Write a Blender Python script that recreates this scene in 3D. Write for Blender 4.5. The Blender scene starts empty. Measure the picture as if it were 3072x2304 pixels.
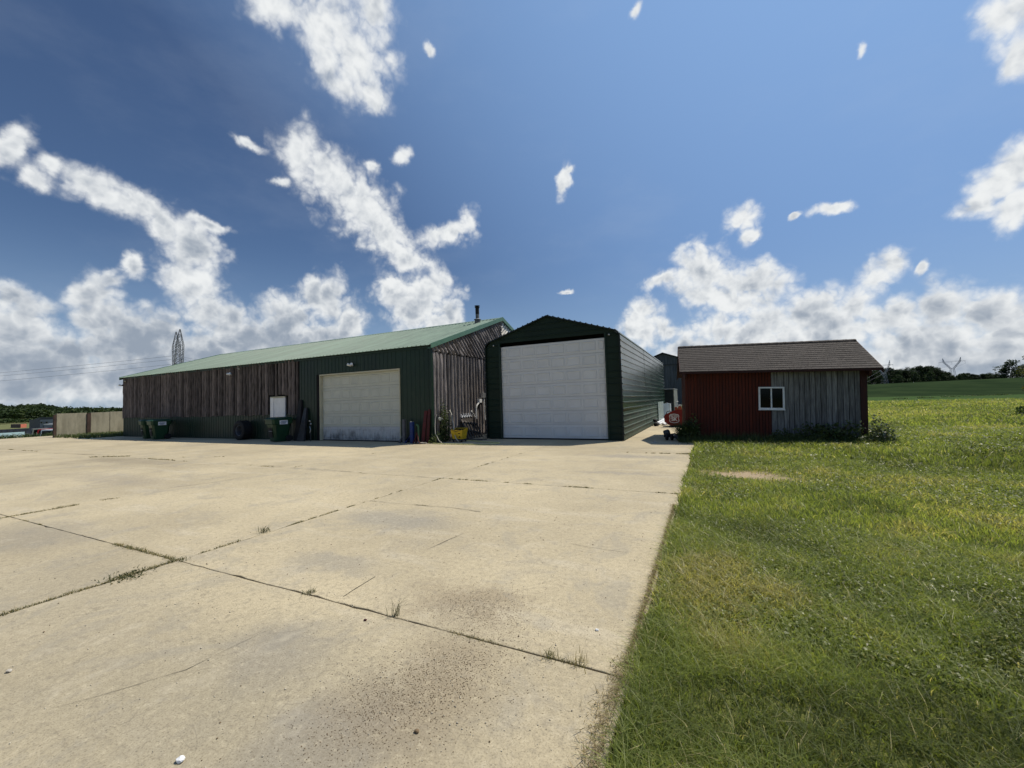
import bpy, math, random
import numpy as np
from mathutils import Vector, Matrix, Euler
R = math.radians
scn = bpy.context.scene
COL = scn.collection
random.seed(7)
rng = np.random.default_rng(11)

# ------------------------------------------------------------------ camera
F, YAW, PITCH, ROLL, EYE = 1219.27, -0.4479, 0.0423, -0.0303, 1.6
def axes():
    fw = np.array([math.sin(YAW)*math.cos(PITCH), math.cos(YAW)*math.cos(PITCH), math.sin(PITCH)])
    r0 = np.array([math.cos(YAW), -math.sin(YAW), 0.]); u0 = np.cross(r0, fw)
    return math.cos(ROLL)*r0+math.sin(ROLL)*u0, -math.sin(ROLL)*r0+math.cos(ROLL)*u0, fw
AR, AU, AF = axes()
def ray(u, v): return AF+AR*(u-1536)/F-AU*(v-1152)/F
def at(u, v, d): return ray(u, v)*d+np.array([0, 0, EYE])
def ground(u, v, z=0.0):
    d = ray(u, v); return (d*((z-EYE)/d[2]))[:2]
cam = bpy.data.cameras.new('camera'); camo = bpy.data.objects.new('camera', cam); COL.objects.link(camo)
cam.sensor_width = 36; cam.lens = F/3072*36; cam.clip_end = 6000; cam.clip_start = .05
m = Matrix.Identity(4)
for i in range(3): m[i][0], m[i][1], m[i][2] = AR[i], AU[i], -AF[i]
m[2][3] = EYE; camo.matrix_world = m; scn.camera = camo

# ------------------------------------------------------------------ sun and sky
SUN_AZ, SUN_EL = R(39.5), R(59.5)           # azimuth from +Y towards +X
SD = np.array([math.sin(SUN_AZ)*math.cos(SUN_EL), math.cos(SUN_AZ)*math.cos(SUN_EL), math.sin(SUN_EL)])
sl = bpy.data.lights.new('sun', 'SUN'); so = bpy.data.objects.new('sun', sl); COL.objects.link(so)
sl.energy = 5.0; sl.angle = R(0.53); sl.color = (1, .925, .79)
so.rotation_euler = Vector(-SD).to_track_quat('-Z', 'Y').to_euler(); so.location = (0, 0, 30)
scn.view_settings.view_transform = 'Standard'; scn.view_settings.look = 'None'
scn.view_settings.exposure = 0.0; scn.view_settings.gamma = 1; scn.view_settings.use_curve_mapping = False
scn.cycles.max_bounces = 4; scn.cycles.transparent_max_bounces = 8

W = bpy.data.worlds.new('World'); scn.world = W; W.use_nodes = True
nt = W.node_tree; nt.nodes.clear()
def N(nt, t, **k):
    n = nt.nodes.new(t)
    for a, b in k.items():
        if a.startswith('i_'):
            key = a[2:]; key = int(key) if key.isdigit() else key
            n.inputs[key].default_value = b
        else: setattr(n, a, b)
    return n
def L(nt, a, b): nt.links.new(a, b)
def mth(nt, op, a, b=None, c=None, clamp=False):
    n = N(nt, 'ShaderNodeMath', operation=op, use_clamp=clamp)
    for i, x in enumerate((a, b, c)):
        if x is None: continue
        if isinstance(x, (int, float)): n.inputs[i].default_value = x
        else: L(nt, x, n.inputs[i])
    return n.outputs[0]
def mrange(nt, v, a, b, c=0., d=1., smooth=True):
    n = N(nt, 'ShaderNodeMapRange', interpolation_type='SMOOTHSTEP' if smooth else 'LINEAR')
    L(nt, v, n.inputs[0])
    for i, x in zip((1, 2, 3, 4), (a, b, c, d)): n.inputs[i].default_value = x
    return n.outputs[0]
def mixc(nt, f, a, b, bt='MIX'):
    n = N(nt, 'ShaderNodeMix', data_type='RGBA', blend_type=bt)
    for i, x in ((0, f), (6, a), (7, b)):
        if isinstance(x, (int, float)): n.inputs[i].default_value = x
        elif isinstance(x, tuple): n.inputs[i].default_value = (*x[:3], 1)
        else: L(nt, x, n.inputs[i])
    return n.outputs[2]
def noise(nt, vec, scale, detail=6, rough=.5, out=0, w=None, dist=0):
    n = N(nt, 'ShaderNodeTexNoise'); n.inputs['Scale'].default_value = scale
    n.inputs['Detail'].default_value = detail; n.inputs['Roughness'].default_value = rough
    n.inputs['Distortion'].default_value = dist
    if vec is not None: L(nt, vec, n.inputs['Vector'])
    return n.outputs[out]
def vmath(nt, op, a, b=None, s=None):
    n = N(nt, 'ShaderNodeVectorMath', operation=op)
    for i, x in ((0, a), (1, b)):
        if x is None: continue
        if isinstance(x, (tuple, list)): n.inputs[i].default_value = x
        else: L(nt, x, n.inputs[i])
    if s is not None: n.inputs['Scale'].default_value = s
    return n.outputs[1] if op in ('LENGTH', 'DOT_PRODUCT') else n.outputs[0]

sky = N(nt, 'ShaderNodeTexSky', sky_type='NISHITA', sun_disc=False, sun_elevation=SUN_EL, sun_rotation=SUN_AZ)
sky.altitude = 200; sky.air_density = 1.0; sky.dust_density = .5; sky.ozone_density = 1.6
tc = N(nt, 'ShaderNodeTexCoord').outputs['Generated']
dirv = vmath(nt, 'NORMALIZE', tc)
w1 = vmath(nt, 'SUBTRACT', noise(nt, dirv, 4.5, 3, .5, 1), (.5, .5, .5))
w2 = vmath(nt, 'SUBTRACT', noise(nt, dirv, 17, 6, .62, 1), (.5, .5, .5))
dw = vmath(nt, 'ADD', dirv, vmath(nt, 'ADD', vmath(nt, 'SCALE', w1, s=.075), vmath(nt, 'SCALE', w2, s=.028)))
# clouds seen in the photograph: centre, half sizes and tilt as degrees on the sky, listed as view angles
CL = [(600,18,85,40,20),(700,60,105,72,30),(765,130,85,70,50),(800,200,50,28,20),(735,185,60,26,20),(800,25,55,50,0),
(660,310,68,50,30),(720,375,66,58,50),(775,445,90,58,30),(835,512,80,42,25),(885,562,48,26,20),(955,500,62,24,-8),(1005,482,26,36,0),(548,310,46,11,25),(860,322,20,24,60),(615,390,26,9,15),(795,355,16,12,40),
(28,335,46,58,30),(72,402,56,26,30),(200,418,72,36,15),(292,455,82,34,22),(340,490,56,32,10),(400,530,76,52,0),(450,480,42,11,20),(392,600,64,58,0),(432,652,58,48,10),(490,690,50,44,10),(545,735,60,46,10),(270,580,24,24,0),
(188,640,66,36,5),(182,690,50,36,0),(60,680,66,42,20),(30,755,120,80,0),(150,765,100,52,10),(285,745,92,50,0),(385,775,100,56,0),(230,825,210,54,0),(60,845,130,44,0),(455,765,86,52,0),(30,650,40,26,0),
(622,684,72,50,-20),(692,646,62,46,0),(744,692,46,36,20),(622,745,92,40,0),(695,730,62,32,0),(560,770,80,30,0),
(858,640,48,40,0),(930,636,56,42,0),(966,690,32,32,0),(880,688,56,28,0),(930,700,50,24,0),
(1225,398,12,30,10),(1237,376,14,6,-30),(1385,22,13,26,15),(917,112,11,11,0),(1855,124,17,10,-40),(1614,462,32,30,20),(1630,502,26,14,-20),(1795,452,42,9,-10),(1716,468,15,5,-15),(1220,628,14,4,0),(2000,575,10,11,0),
(1425,612,36,15,-10),(1525,585,72,56,0),(1625,600,88,50,10),(1555,635,110,26,4),
(1400,672,32,26,0),(1388,715,48,42,0),(1440,718,40,22,0),(1895,600,62,34,-35),(1942,573,34,28,0),(1845,650,56,32,-20),
(1555,705,62,44,0),(1660,685,70,44,0),(1752,668,80,42,0),(1700,735,160,52,0),(1965,678,72,42,0),(2050,672,84,48,0),(2135,680,90,50,0),(2185,730,100,90,0),(1955,755,160,60,0),(2110,800,220,64,0),(1860,790,160,40,0),(1570,760,80,40,0),
(2150,400,74,42,-25),(2190,372,60,44,-10),(2110,452,58,20,0),(2200,440,60,44,0),(2160,48,52,56,60),(2190,120,50,60,60),(2205,20,60,60,0),
(110,375,40,24,30),(120,800,150,60,0),(300,805,130,50,0),(420,830,120,40,0),(60,720,90,50,0),(340,720,70,50,0),(480,740,60,40,0),(210,690,50,40,0),(590,720,50,50,0),(650,760,110,40,0),(900,670,60,50,0),(1620,720,110,60,0),(1800,720,100,60,0),(1900,700,80,50,0),(2040,740,140,70,0),(1980,820,260,40,0),(1480,760,80,24,0),(1590,640,110,30,0)]
def ndir(u, v):
    d = ray(u*1.3888, v*1.3888); return d/np.linalg.norm(d)
blobs = []
for (u, v, ra, rb, an) in CL:
    ra *= 1.14; rb *= 1.32
    cc = ndir(u, v); ca, sa = math.cos(R(an)), math.sin(R(an))
    A = (ndir(u+ra*ca, v+ra*sa)-ndir(u-ra*ca, v-ra*sa))/2; B = (ndir(u-rb*sa, v+rb*ca)-ndir(u+rb*sa, v-rb*ca))/2
    blobs.append((cc, A, B))
for k in range(16):                       # the same kind of sky goes on behind the camera
    az = YAW+math.pi+(-1.9+3.8*(k+.5)/16); el = R(random.choice([6, 9, 14, 24, 38]))
    cc = np.array([math.sin(az)*math.cos(el), math.cos(az)*math.cos(el), math.sin(el)])
    t = np.array([math.cos(az), -math.sin(az), 0]); s = random.uniform(.1, .2)
    blobs.append((cc, t*s, np.cross(cc, t)*s*.45))
def cloud_field(sub):
    cur = None; dwk = dw
    for kb, (cc, A, B) in enumerate(sub):
        a = np.linalg.norm(A); b = np.linalg.norm(B); x = A/a; x -= cc*(x@cc); x /= np.linalg.norm(x); y = np.cross(cc, x)
        rot = Matrix(((x[0], y[0], cc[0]), (x[1], y[1], cc[1]), (x[2], y[2], cc[2]))).to_euler()
        if kb % 8 == 0 and cur is not None:    # a chain (factor 1 + 1e-7 x) now and then keeps the shader's working memory small
            dwk = vmath(nt, 'SCALE', dw, s=1); L(nt, mth(nt, 'MULTIPLY_ADD', cur, 1e-7, 1.0), dwk.node.inputs['Scale'])
        mp = N(nt, 'ShaderNodeMapping', vector_type='TEXTURE'); L(nt, dwk, mp.inputs[0])
        mp.inputs['Location'].default_value = cc; mp.inputs['Rotation'].default_value = rot; mp.inputs['Scale'].default_value = (a, b, .5)
        ln = vmath(nt, 'LENGTH', mp.outputs[0])
        cur = mth(nt, 'SMOOTH_MIN', cur, ln, .42) if cur is not None else ln
    return mth(nt, 'SUBTRACT', 1.20, cur)
wd = vmath(nt, 'ADD', dirv, vmath(nt, 'SCALE', w2, s=.018))
def fbm3(v):                                # a soft base and three sizes of rounded billows with creases between them
    f = mth(nt, 'MULTIPLY', noise(nt, v, 8, 2, .5), .46)
    for sc_, am in ((15, .62), (33, .34), (75, .16)):
        f = mth(nt, 'ADD', f, mth(nt, 'MULTIPLY', mth(nt, 'ABSOLUTE', mth(nt, 'SUBTRACT', noise(nt, v, sc_, 1, .5), .5)), am*2))
    return mth(nt, 'ADD', f, mth(nt, 'MULTIPLY', noise(nt, v, 120, 4, .6), .07))
SUNSHIFT = SD-np.array([math.sin(YAW+.25), math.cos(YAW+.25), .25]); SUNSHIFT /= np.linalg.norm(SUNSHIFT)
fA = fbm3(wd)
fB = fbm3(vmath(nt, 'ADD', wd, tuple(SUNSHIFT*.014)))
fA0 = mth(nt, 'SUBTRACT', fA, .5)
fH = mth(nt, 'MULTIPLY', mth(nt, 'SUBTRACT', noise(nt, vmath(nt, 'MULTIPLY', wd, (1, 1, .8)), 42, 6, .6), .5), .55)   # ragged rims
relief = mth(nt, 'MULTIPLY', mth(nt, 'SUBTRACT', fA, fB), 1.1)
sz = N(nt, 'ShaderNodeSeparateXYZ'); L(nt, dirv, sz.inputs[0]); sz = sz.outputs[2]
sdot = vmath(nt, 'DOT_PRODUCT', dirv, tuple(SD))
mass = noise(nt, vmath(nt, 'MULTIPLY', wd, (1, 1, 1.6)), 6.5, 4, .55)
# how grey a thick cloud looks here: low clouds more, those towards the sun less
greyness = mth(nt, 'MULTIPLY', mth(nt, 'MULTIPLY', mrange(nt, sz, .08, .55, 1., .5), mrange(nt, mass, .30, .66, .3, 1.)), mrange(nt, sdot, .1, .85, .58, .40))
base_b = mth(nt, 'SUBTRACT', mth(nt, 'ADD', relief, mth(nt, 'MULTIPLY_ADD', fA0, -.25, .94)), mth(nt, 'MULTIPLY', mth(nt, 'MULTIPLY', mrange(nt, sz, .06, .34, 1, 0), mrange(nt, sdot, .05, .55, 1., .25)), .24))
SKYS = .064
skyb = vmath(nt, 'MULTIPLY', vmath(nt, 'SCALE', sky.outputs[0], s=SKYS), (.84, .98, 1.16))
glow = mrange(nt, sdot, .40, .93, 0, 1, False)      # thin bright haze spreading from the sun
skyb = mixc(nt, mth(nt, 'MULTIPLY', glow, .85), skyb, (.27, .46, .80))
hz = mrange(nt, sz, -.02, .34, 1, 0)                # pale haze low on the sky
skyb = mixc(nt, mth(nt, 'MULTIPLY', hz, .60), skyb, (.32, .45, .65))
skyb = mixc(nt, mth(nt, 'MULTIPLY', mrange(nt, noise(nt, vmath(nt, 'MULTIPLY', dirv, (1, 1, 2.2)), 3.2, 6, .6), .45, .75), .07), skyb, (.55, .62, .72))
hzf = mrange(nt, sz, .0, .05, .75, 1)
wisp = mth(nt, 'MULTIPLY', mrange(nt, sz, .3, .6), .25)
def region(sub):
    field = cloud_field(sub); dens = mth(nt, 'ADD', mth(nt, 'MULTIPLY_ADD', fA0, 1.35, field), fH)
    al = mth(nt, 'MULTIPLY', mrange(nt, dens, -.04, .72), mrange(nt, mth(nt, 'SUBTRACT', dens, wisp), -.2, .75, .3, 1))
    al = mth(nt, 'MULTIPLY', al, hzf)
    bright = mth(nt, 'SUBTRACT', base_b, mth(nt, 'MULTIPLY', mrange(nt, dens, .25, 1.15), greyness))
    ccol = mixc(nt, mrange(nt, bright, .2, 1.02), (.30, .355, .435), (.86, .88, .885))
    bg = N(nt, 'ShaderNodeBackground'); L(nt, mixc(nt, al, skyb, ccol), bg.inputs[0]); bg.inputs[1].default_value = 1.0
    return bg.outputs[0]
# the sky is worked out sector by sector so that each direction only weighs the clouds near it
def pick(test):
    out = []
    for (cc, A, B) in blobs:
        rad = max(np.linalg.norm(A), np.linalg.norm(B))*1.7+.09
        t1 = np.cross(cc, (0, 0, 1.)); t1 /= np.linalg.norm(t1); t2 = np.cross(cc, t1)
        if any(test(cc+(t1*math.cos(k)+t2*math.sin(k))*q*rad) for k in np.linspace(0, 6.28, 13) for q in (0, 1)): out.append((cc, A, B))
    return out
def split(thr, test, shaderA, shaderB):    # A where dot(dir, n) > 0
    n_ = tuple(thr); f = mth(nt, 'GREATER_THAN', vmath(nt, 'DOT_PRODUCT', dirv, n_), 0.0)
    x = N(nt, 'ShaderNodeMixShader'); L(nt, f, x.inputs[0]); L(nt, shaderB, x.inputs[1]); L(nt, shaderA, x.inputs[2]); return x.outputs[0]
def build(depth_list, lo, hi):
    """recursive split of the front half-space at slopes (u positions)"""
    if not depth_list:
        return region(pick(lambda d: d@AF > -.1 and (lo is None or d@(AR-lo*AF) > 0) and (hi is None or d@(AR-hi*AF) < 0)))
    m_ = len(depth_list)//2; s_ = depth_list[m_]
    return split(AR-s_*AF, None, build(depth_list[m_+1:], s_, hi), build(depth_list[:m_], lo, s_))
slopes = [(u*1.3888-1536)/F for u in (230, 480, 780, 1120, 1500, 1800, 2050)]
front = build(slopes, None, None)
back = region(pick(lambda d: d@AF < .05))
up = split(AF, None, front, back)
lowbg = N(nt, 'ShaderNodeBackground'); L(nt, skyb, lowbg.inputs[0])
out_ = split(np.array([0, 0, 1.]), None, up, lowbg.outputs[0])
wo = N(nt, 'ShaderNodeOutputWorld'); L(nt, out_, wo.inputs[0])
W.cycles.sampling_method = 'MANUAL'; W.cycles.sample_map_resolution = 512

# ------------------------------------------------------------------ materials
def newmat(name):
    m = bpy.data.materials.new(name); m.use_nodes = True; m.node_tree.nodes.clear()
    nt = m.node_tree; o = N(nt, 'ShaderNodeOutputMaterial'); b = N(nt, 'ShaderNodeBsdfPrincipled'); L(nt, b.outputs[0], o.inputs[0])
    return m, nt, b, o
def objco(nt, scale=(1, 1, 1), rand=True):
    t = N(nt, 'ShaderNodeTexCoord').outputs['Object']
    oi = N(nt, 'ShaderNodeObjectInfo')
    if rand:
        r = N(nt, 'ShaderNodeCombineXYZ')
        for i, k in enumerate((37., 91., 53.)): L(nt, mth(nt, 'MULTIPLY', oi.outputs['Random'], k), r.inputs[i])
        t = vmath(nt, 'ADD', t, r.outputs[0])
    return vmath(nt, 'MULTIPLY', t, scale), oi.outputs['Random']
def M(name, col, rough=.7, var=.3, scale=3, stretch=(1, 1, 1), bump=0., bscale=40, metal=0., spot=None, spotamt=.5, rnd=.15, coat=0, spec=.3):
    m, nt, b, o = newmat(name)
    co, rn = objco(nt, stretch)
    n1 = noise(nt, co, scale, 6, .6)
    dark = tuple(c*(1-var) for c in col); lite = tuple(min(1, c*(1+var)) for c in col)
    c = mixc(nt, mrange(nt, n1, .3, .7), dark, lite)
    if spot is not None:
        n2 = noise(nt, co, scale*2.7, 8, .7); c = mixc(nt, mth(nt, 'MULTIPLY', mrange(nt, n2, .52, .68), spotamt), c, spot)
    if rnd:
        f = mth(nt, 'ADD', mth(nt, 'MULTIPLY', rn, 2*rnd), 1-rnd)
        c = vmath(nt, 'SCALE', c, s=1); nn = c.node; L(nt, f, nn.inputs['Scale'])
    L(nt, c, b.inputs['Base Color'])
    L(nt, mrange(nt, n1, .3, .7, rough*.85, min(1, rough*1.1)), b.inputs['Roughness'])
    b.inputs['Metallic'].default_value = metal; b.inputs['Specular IOR Level'].default_value = spec
    if coat: b.inputs['Coat Weight'].default_value = coat; b.inputs['Coat Roughness'].default_value = .25
    if bump:
        bn = N(nt, 'ShaderNodeBump'); bn.inputs['Strength'].default_value = bump; bn.inputs['Distance'].default_value = .01
        L(nt, noise(nt, co, bscale, 5, .65), bn.inputs['Height']); L(nt, bn.outputs[0], b.inputs['Normal'])
    return m

MT = {}
MT['log'] = M('weathered_log_slab', (.135, .112, .103), .9, .5, 3, (6, 6, .7), .6, 30, spot=(.2, .185, .175), spotamt=.45, rnd=.42)
MT['log_gable'] = M('weathered_gable_slab', (.17, .15, .145), .85, .45, 3, (6, 6, .8), .6, 30, spot=(.36, .34, .32), spotamt=.45, rnd=.25)
MT['log_pale'] = M('pale_split_wood', (.62, .58, .52), .8, .25, 3, (6, 6, .8), .4, 30)
MT['batten'] = M('dark_backing', (.008, .007, .007), .95, .3, 3)
MT['green_steel'] = M('dark_green_steel', (.010, .026, .016), .42, .18, 1.5, (1, 1, .6), 0, spot=(.04, .05, .035), spotamt=.3, rnd=.1)
MT['green_gar'] = M('green_ribbed_steel', (.012, .032, .02), .22, .15, 1.2, (1, .4, 1), 0, spot=(.03, .045, .035), spotamt=.35, rnd=.06, spec=.7)
MT['green_front'] = M('shaded_green_steel', (.009, .021, .014), .6, .15, 1.2, spec=.2, rnd=.06)  # same garage paint, made darker and duller to paint in the front's shade
MT['green_old'] = M('dull_green_steel', (.035, .06, .042), .55, .25, 2, (1, .5, 1), 0, spot=(.12, .125, .09), spotamt=.6, rnd=.08)
MT['roof_green'] = M('light_green_steel_roof', (.15, .215, .165), .5, .2, 2.5, (2.5, .25, 1), .05, 20, spot=(.235, .28, .235), spotamt=.35, rnd=.10)
MT['trim_green'] = M('green_trim', (.075, .155, .105), .4, .1, 2, rnd=0)
MT['white_door'] = M('white_painted_steel_door', (.60, .61, .62), .5, .05, 1.2, (1, 1, 1), .04, 60, rnd=.02)
MT['cream_door'] = M('cream_painted_door', (.50, .51, .45), .55, .06, 1.5, (1, 1, 1), .04, 60, rnd=.02)
MT['cream_trim'] = M('yellowed_trim', (.46, .44, .33), .6, .1, 2, rnd=0)
MT['white'] = M('white_paint', (.72, .73, .74), .5, .06, 3, rnd=.03)
MT['white_wood'] = M('white_window_paint', (.66, .67, .68), .6, .1, 6, (1, 1, 1), rnd=.05)
MT['black'] = M('black_rubber', (.012, .012, .013), .75, .3, 8, bump=.2, rnd=.1)
MT['dark'] = M('dark_interior', (.006, .006, .006), .9, .1, 2, rnd=0)
MT['dark_metal'] = M('dark_painted_metal', (.03, .032, .035), .5, .3, 5, rnd=.1)
MT['gal'] = M('galvanised_steel', (.42, .43, .44), .4, .15, 6, metal=.7, rnd=.1)
MT['flue'] = M('sooty_stove_pipe', (.12, .115, .11), .5, .5, 6, (1, 1, 1), .2, metal=.4, spot=(.35, .35, .34), spotamt=.5)
MT['red_siding'] = M('barn_red_siding', (.072, .015, .008), .85, .3, 2.5, (8, 8, .8), .3, 30, spot=(.03, .008, .007), spotamt=.5, rnd=.12)
MT['grey_siding'] = M('bare_grey_siding', (.155, .155, .155), .9, .45, 3, (9, 9, .6), .5, 30, spot=(.06, .055, .048), spotamt=.75, rnd=.28)
MT['rusty'] = M('rusty_steel', (.055, .035, .028), .85, .3, 4, rnd=.1)
MT['brown_trim'] = M('brown_red_trim', (.035, .012, .010), .8, .3, 4, (4, 4, 1), .3)
MT['shingle'] = M('brown_asphalt_shingle', (.046, .039, .035), .9, .22, 18, (1, 1, 1), .6, 160, spot=(.11, .095, .085), spotamt=.5, rnd=.16, spec=.25)
MT['far_board'] = M('grey_barn_board', (.075, .085, .1), .9, .35, 2, (5, 5, .4), .3, 20, spot=(.14, .15, .165), spotamt=.5, rnd=.1)
MT['bin'] = M('green_plastic', (.008, .040, .018), .42, .15, 3, rnd=.06)
MT['sticker'] = M('white_sticker', (.62, .66, .72), .6, .05, 4, rnd=0)
MT['print'] = M('sticker_print', (.07, .09, .16), .6, .1, 4, rnd=0)
MT['blue'] = M('blue_paint', (.012, .03, .13), .45, .2, 4)
MT['greenpost'] = M('pale_green_paint', (.06, .13, .06), .5, .2, 4)
MT['oldred'] = M('dull_red_paint', (.06, .010, .010), .6, .35, 5)
MT['greypaint'] = M('grey_paint', (.09, .095, .11), .6, .2, 5)
MT['stone'] = M('pale_stone', (.36, .33, .28), .9, .3, 14, bump=.5)
MT['yellow'] = M('yellow_plastic', (.55, .36, .02), .45, .15, 5)
MT['hose'] = M('yellow_hose', (.62, .60, .26), .5, .15, 10)
MT['hose_grey'] = M('grey_hose', (.36, .35, .30), .6, .2, 10)
MT['pvc'] = M('white_pipe', (.72, .72, .70), .45, .06, 5)
MT['pallet'] = M('old_pallet_wood', (.075, .066, .06), .9, .35, 6, (3, 3, 1), .4)
MT['plow'] = M('plow_red_paint', (.20, .010, .008), .4, .2, 4, spot=(.10, .01, .008), spotamt=.5, rnd=0)
MT['orange'] = M('faded_orange_paint', (.42, .11, .05), .6, .3, 6)
MT['boxgrey'] = M('box_side_grey', (.17, .18, .16), .7, .2, 3)
MT['boxdark'] = M('box_dark_green', (.010, .017, .018), .6, .2, 3)
MT['bluish_white'] = M('bluish_white_enamel', (.55, .66, .74), .4, .06, 3)
MT['pylon'] = M('pylon_steel', (.20, .205, .215), .5, .15, 1, metal=.2, rnd=0)
MT['pylon_far'] = M('pale_pylon_steel', (.34, .36, .39), .6, .1, 1, rnd=0)
MT['wire'] = M('power_line', (.11, .115, .13), .6, .1, 1, rnd=0)
MT['bark'] = M('bark', (.06, .045, .035), .95, .4, 8, (3, 3, 1), .5)
MT['indus_dark'] = M('charcoal_cladding', (.05, .055, .065), .7, .15, 1, (8, 8, .2))
MT['indus_grey'] = M('grey_cladding', (.20, .22, .25), .6, .08, 1, (8, 8, .2))
MT['cont_o'] = M('orange_container', (.48, .14, .09), .7, .15, 2)
MT['cont_d'] = M('brown_container', (.09, .06, .05), .8, .15, 2)
MT['navy'] = M('navy_painted_steel', (.02, .025, .04), .6, .3, 2)
MT['pale_blue'] = M('pale_blue_plastic', (.38, .52, .56), .5, .08, 2)
MT['truck_red'] = M('truck_red', (.42, .02, .03), .35, .1, 2)
MT['soil'] = M('joint_soil', (.05, .042, .032), .98, .3, 25, bump=.6)
m, n_, b, o = newmat('window_glass'); b.inputs['Base Color'].default_value = (.012, .014, .018, 1); b.inputs['Roughness'].default_value = .08
b.inputs['Specular IOR Level'].default_value = .15
L(n_, vmath(n_, 'SCALE', noise(n_, objco(n_)[0], 3, 4, .5, 1), s=.008), b.inputs['Base Color']); MT['glass'] = m
m, n_, b, o = newmat('clear_sheet')
tr = N(n_, 'ShaderNodeBsdfTransparent'); mx = N(n_, 'ShaderNodeMixShader'); L(n_, mrange(n_, noise(n_, objco(n_)[0], 4, 4, .5), .3, .7, .4, .6), mx.inputs[0])
b.inputs['Base Color'].default_value = (.42, .5, .48, 1); b.inputs['Roughness'].default_value = .35
L(n_, tr.outputs[0], mx.inputs[1]); L(n_, b.outputs[0], mx.inputs[2]); L(n_, mx.outputs[0], o.inputs[0]); MT['sheet'] = m

# dirty lower door section: streaks of mildew with a shape of their own
def dirty_door():
    m, nt, b, o = newmat('mildewed_door')
    co, rn = objco(nt, (1, 1, 1), False); s = N(nt, 'ShaderNodeSeparateXYZ'); L(nt, co, s.inputs[0])
    n1 = noise(nt, vmath(nt, 'MULTIPLY', co, (11, 11, 1.3)), 1.6, 7, .75); n2 = noise(nt, co, 1.7, 5, .6)
    h = mrange(nt, s.outputs[2], 0.02, .56, 1, 0)
    f = mth(nt, 'MULTIPLY', mrange(nt, mth(nt, 'ADD', mth(nt, 'MULTIPLY', n1, .55), mth(nt, 'ADD', mth(nt, 'MULTIPLY', n2, .5), mth(nt, 'MULTIPLY', h, .12))), .50, .74), .9)
    L(nt, mixc(nt, f, (.46, .48, .50), (.08, .085, .085)), b.inputs['Base Color']); b.inputs['Roughness'].default_value = .6
    return m
MT['dirty_door'] = dirty_door()

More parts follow.
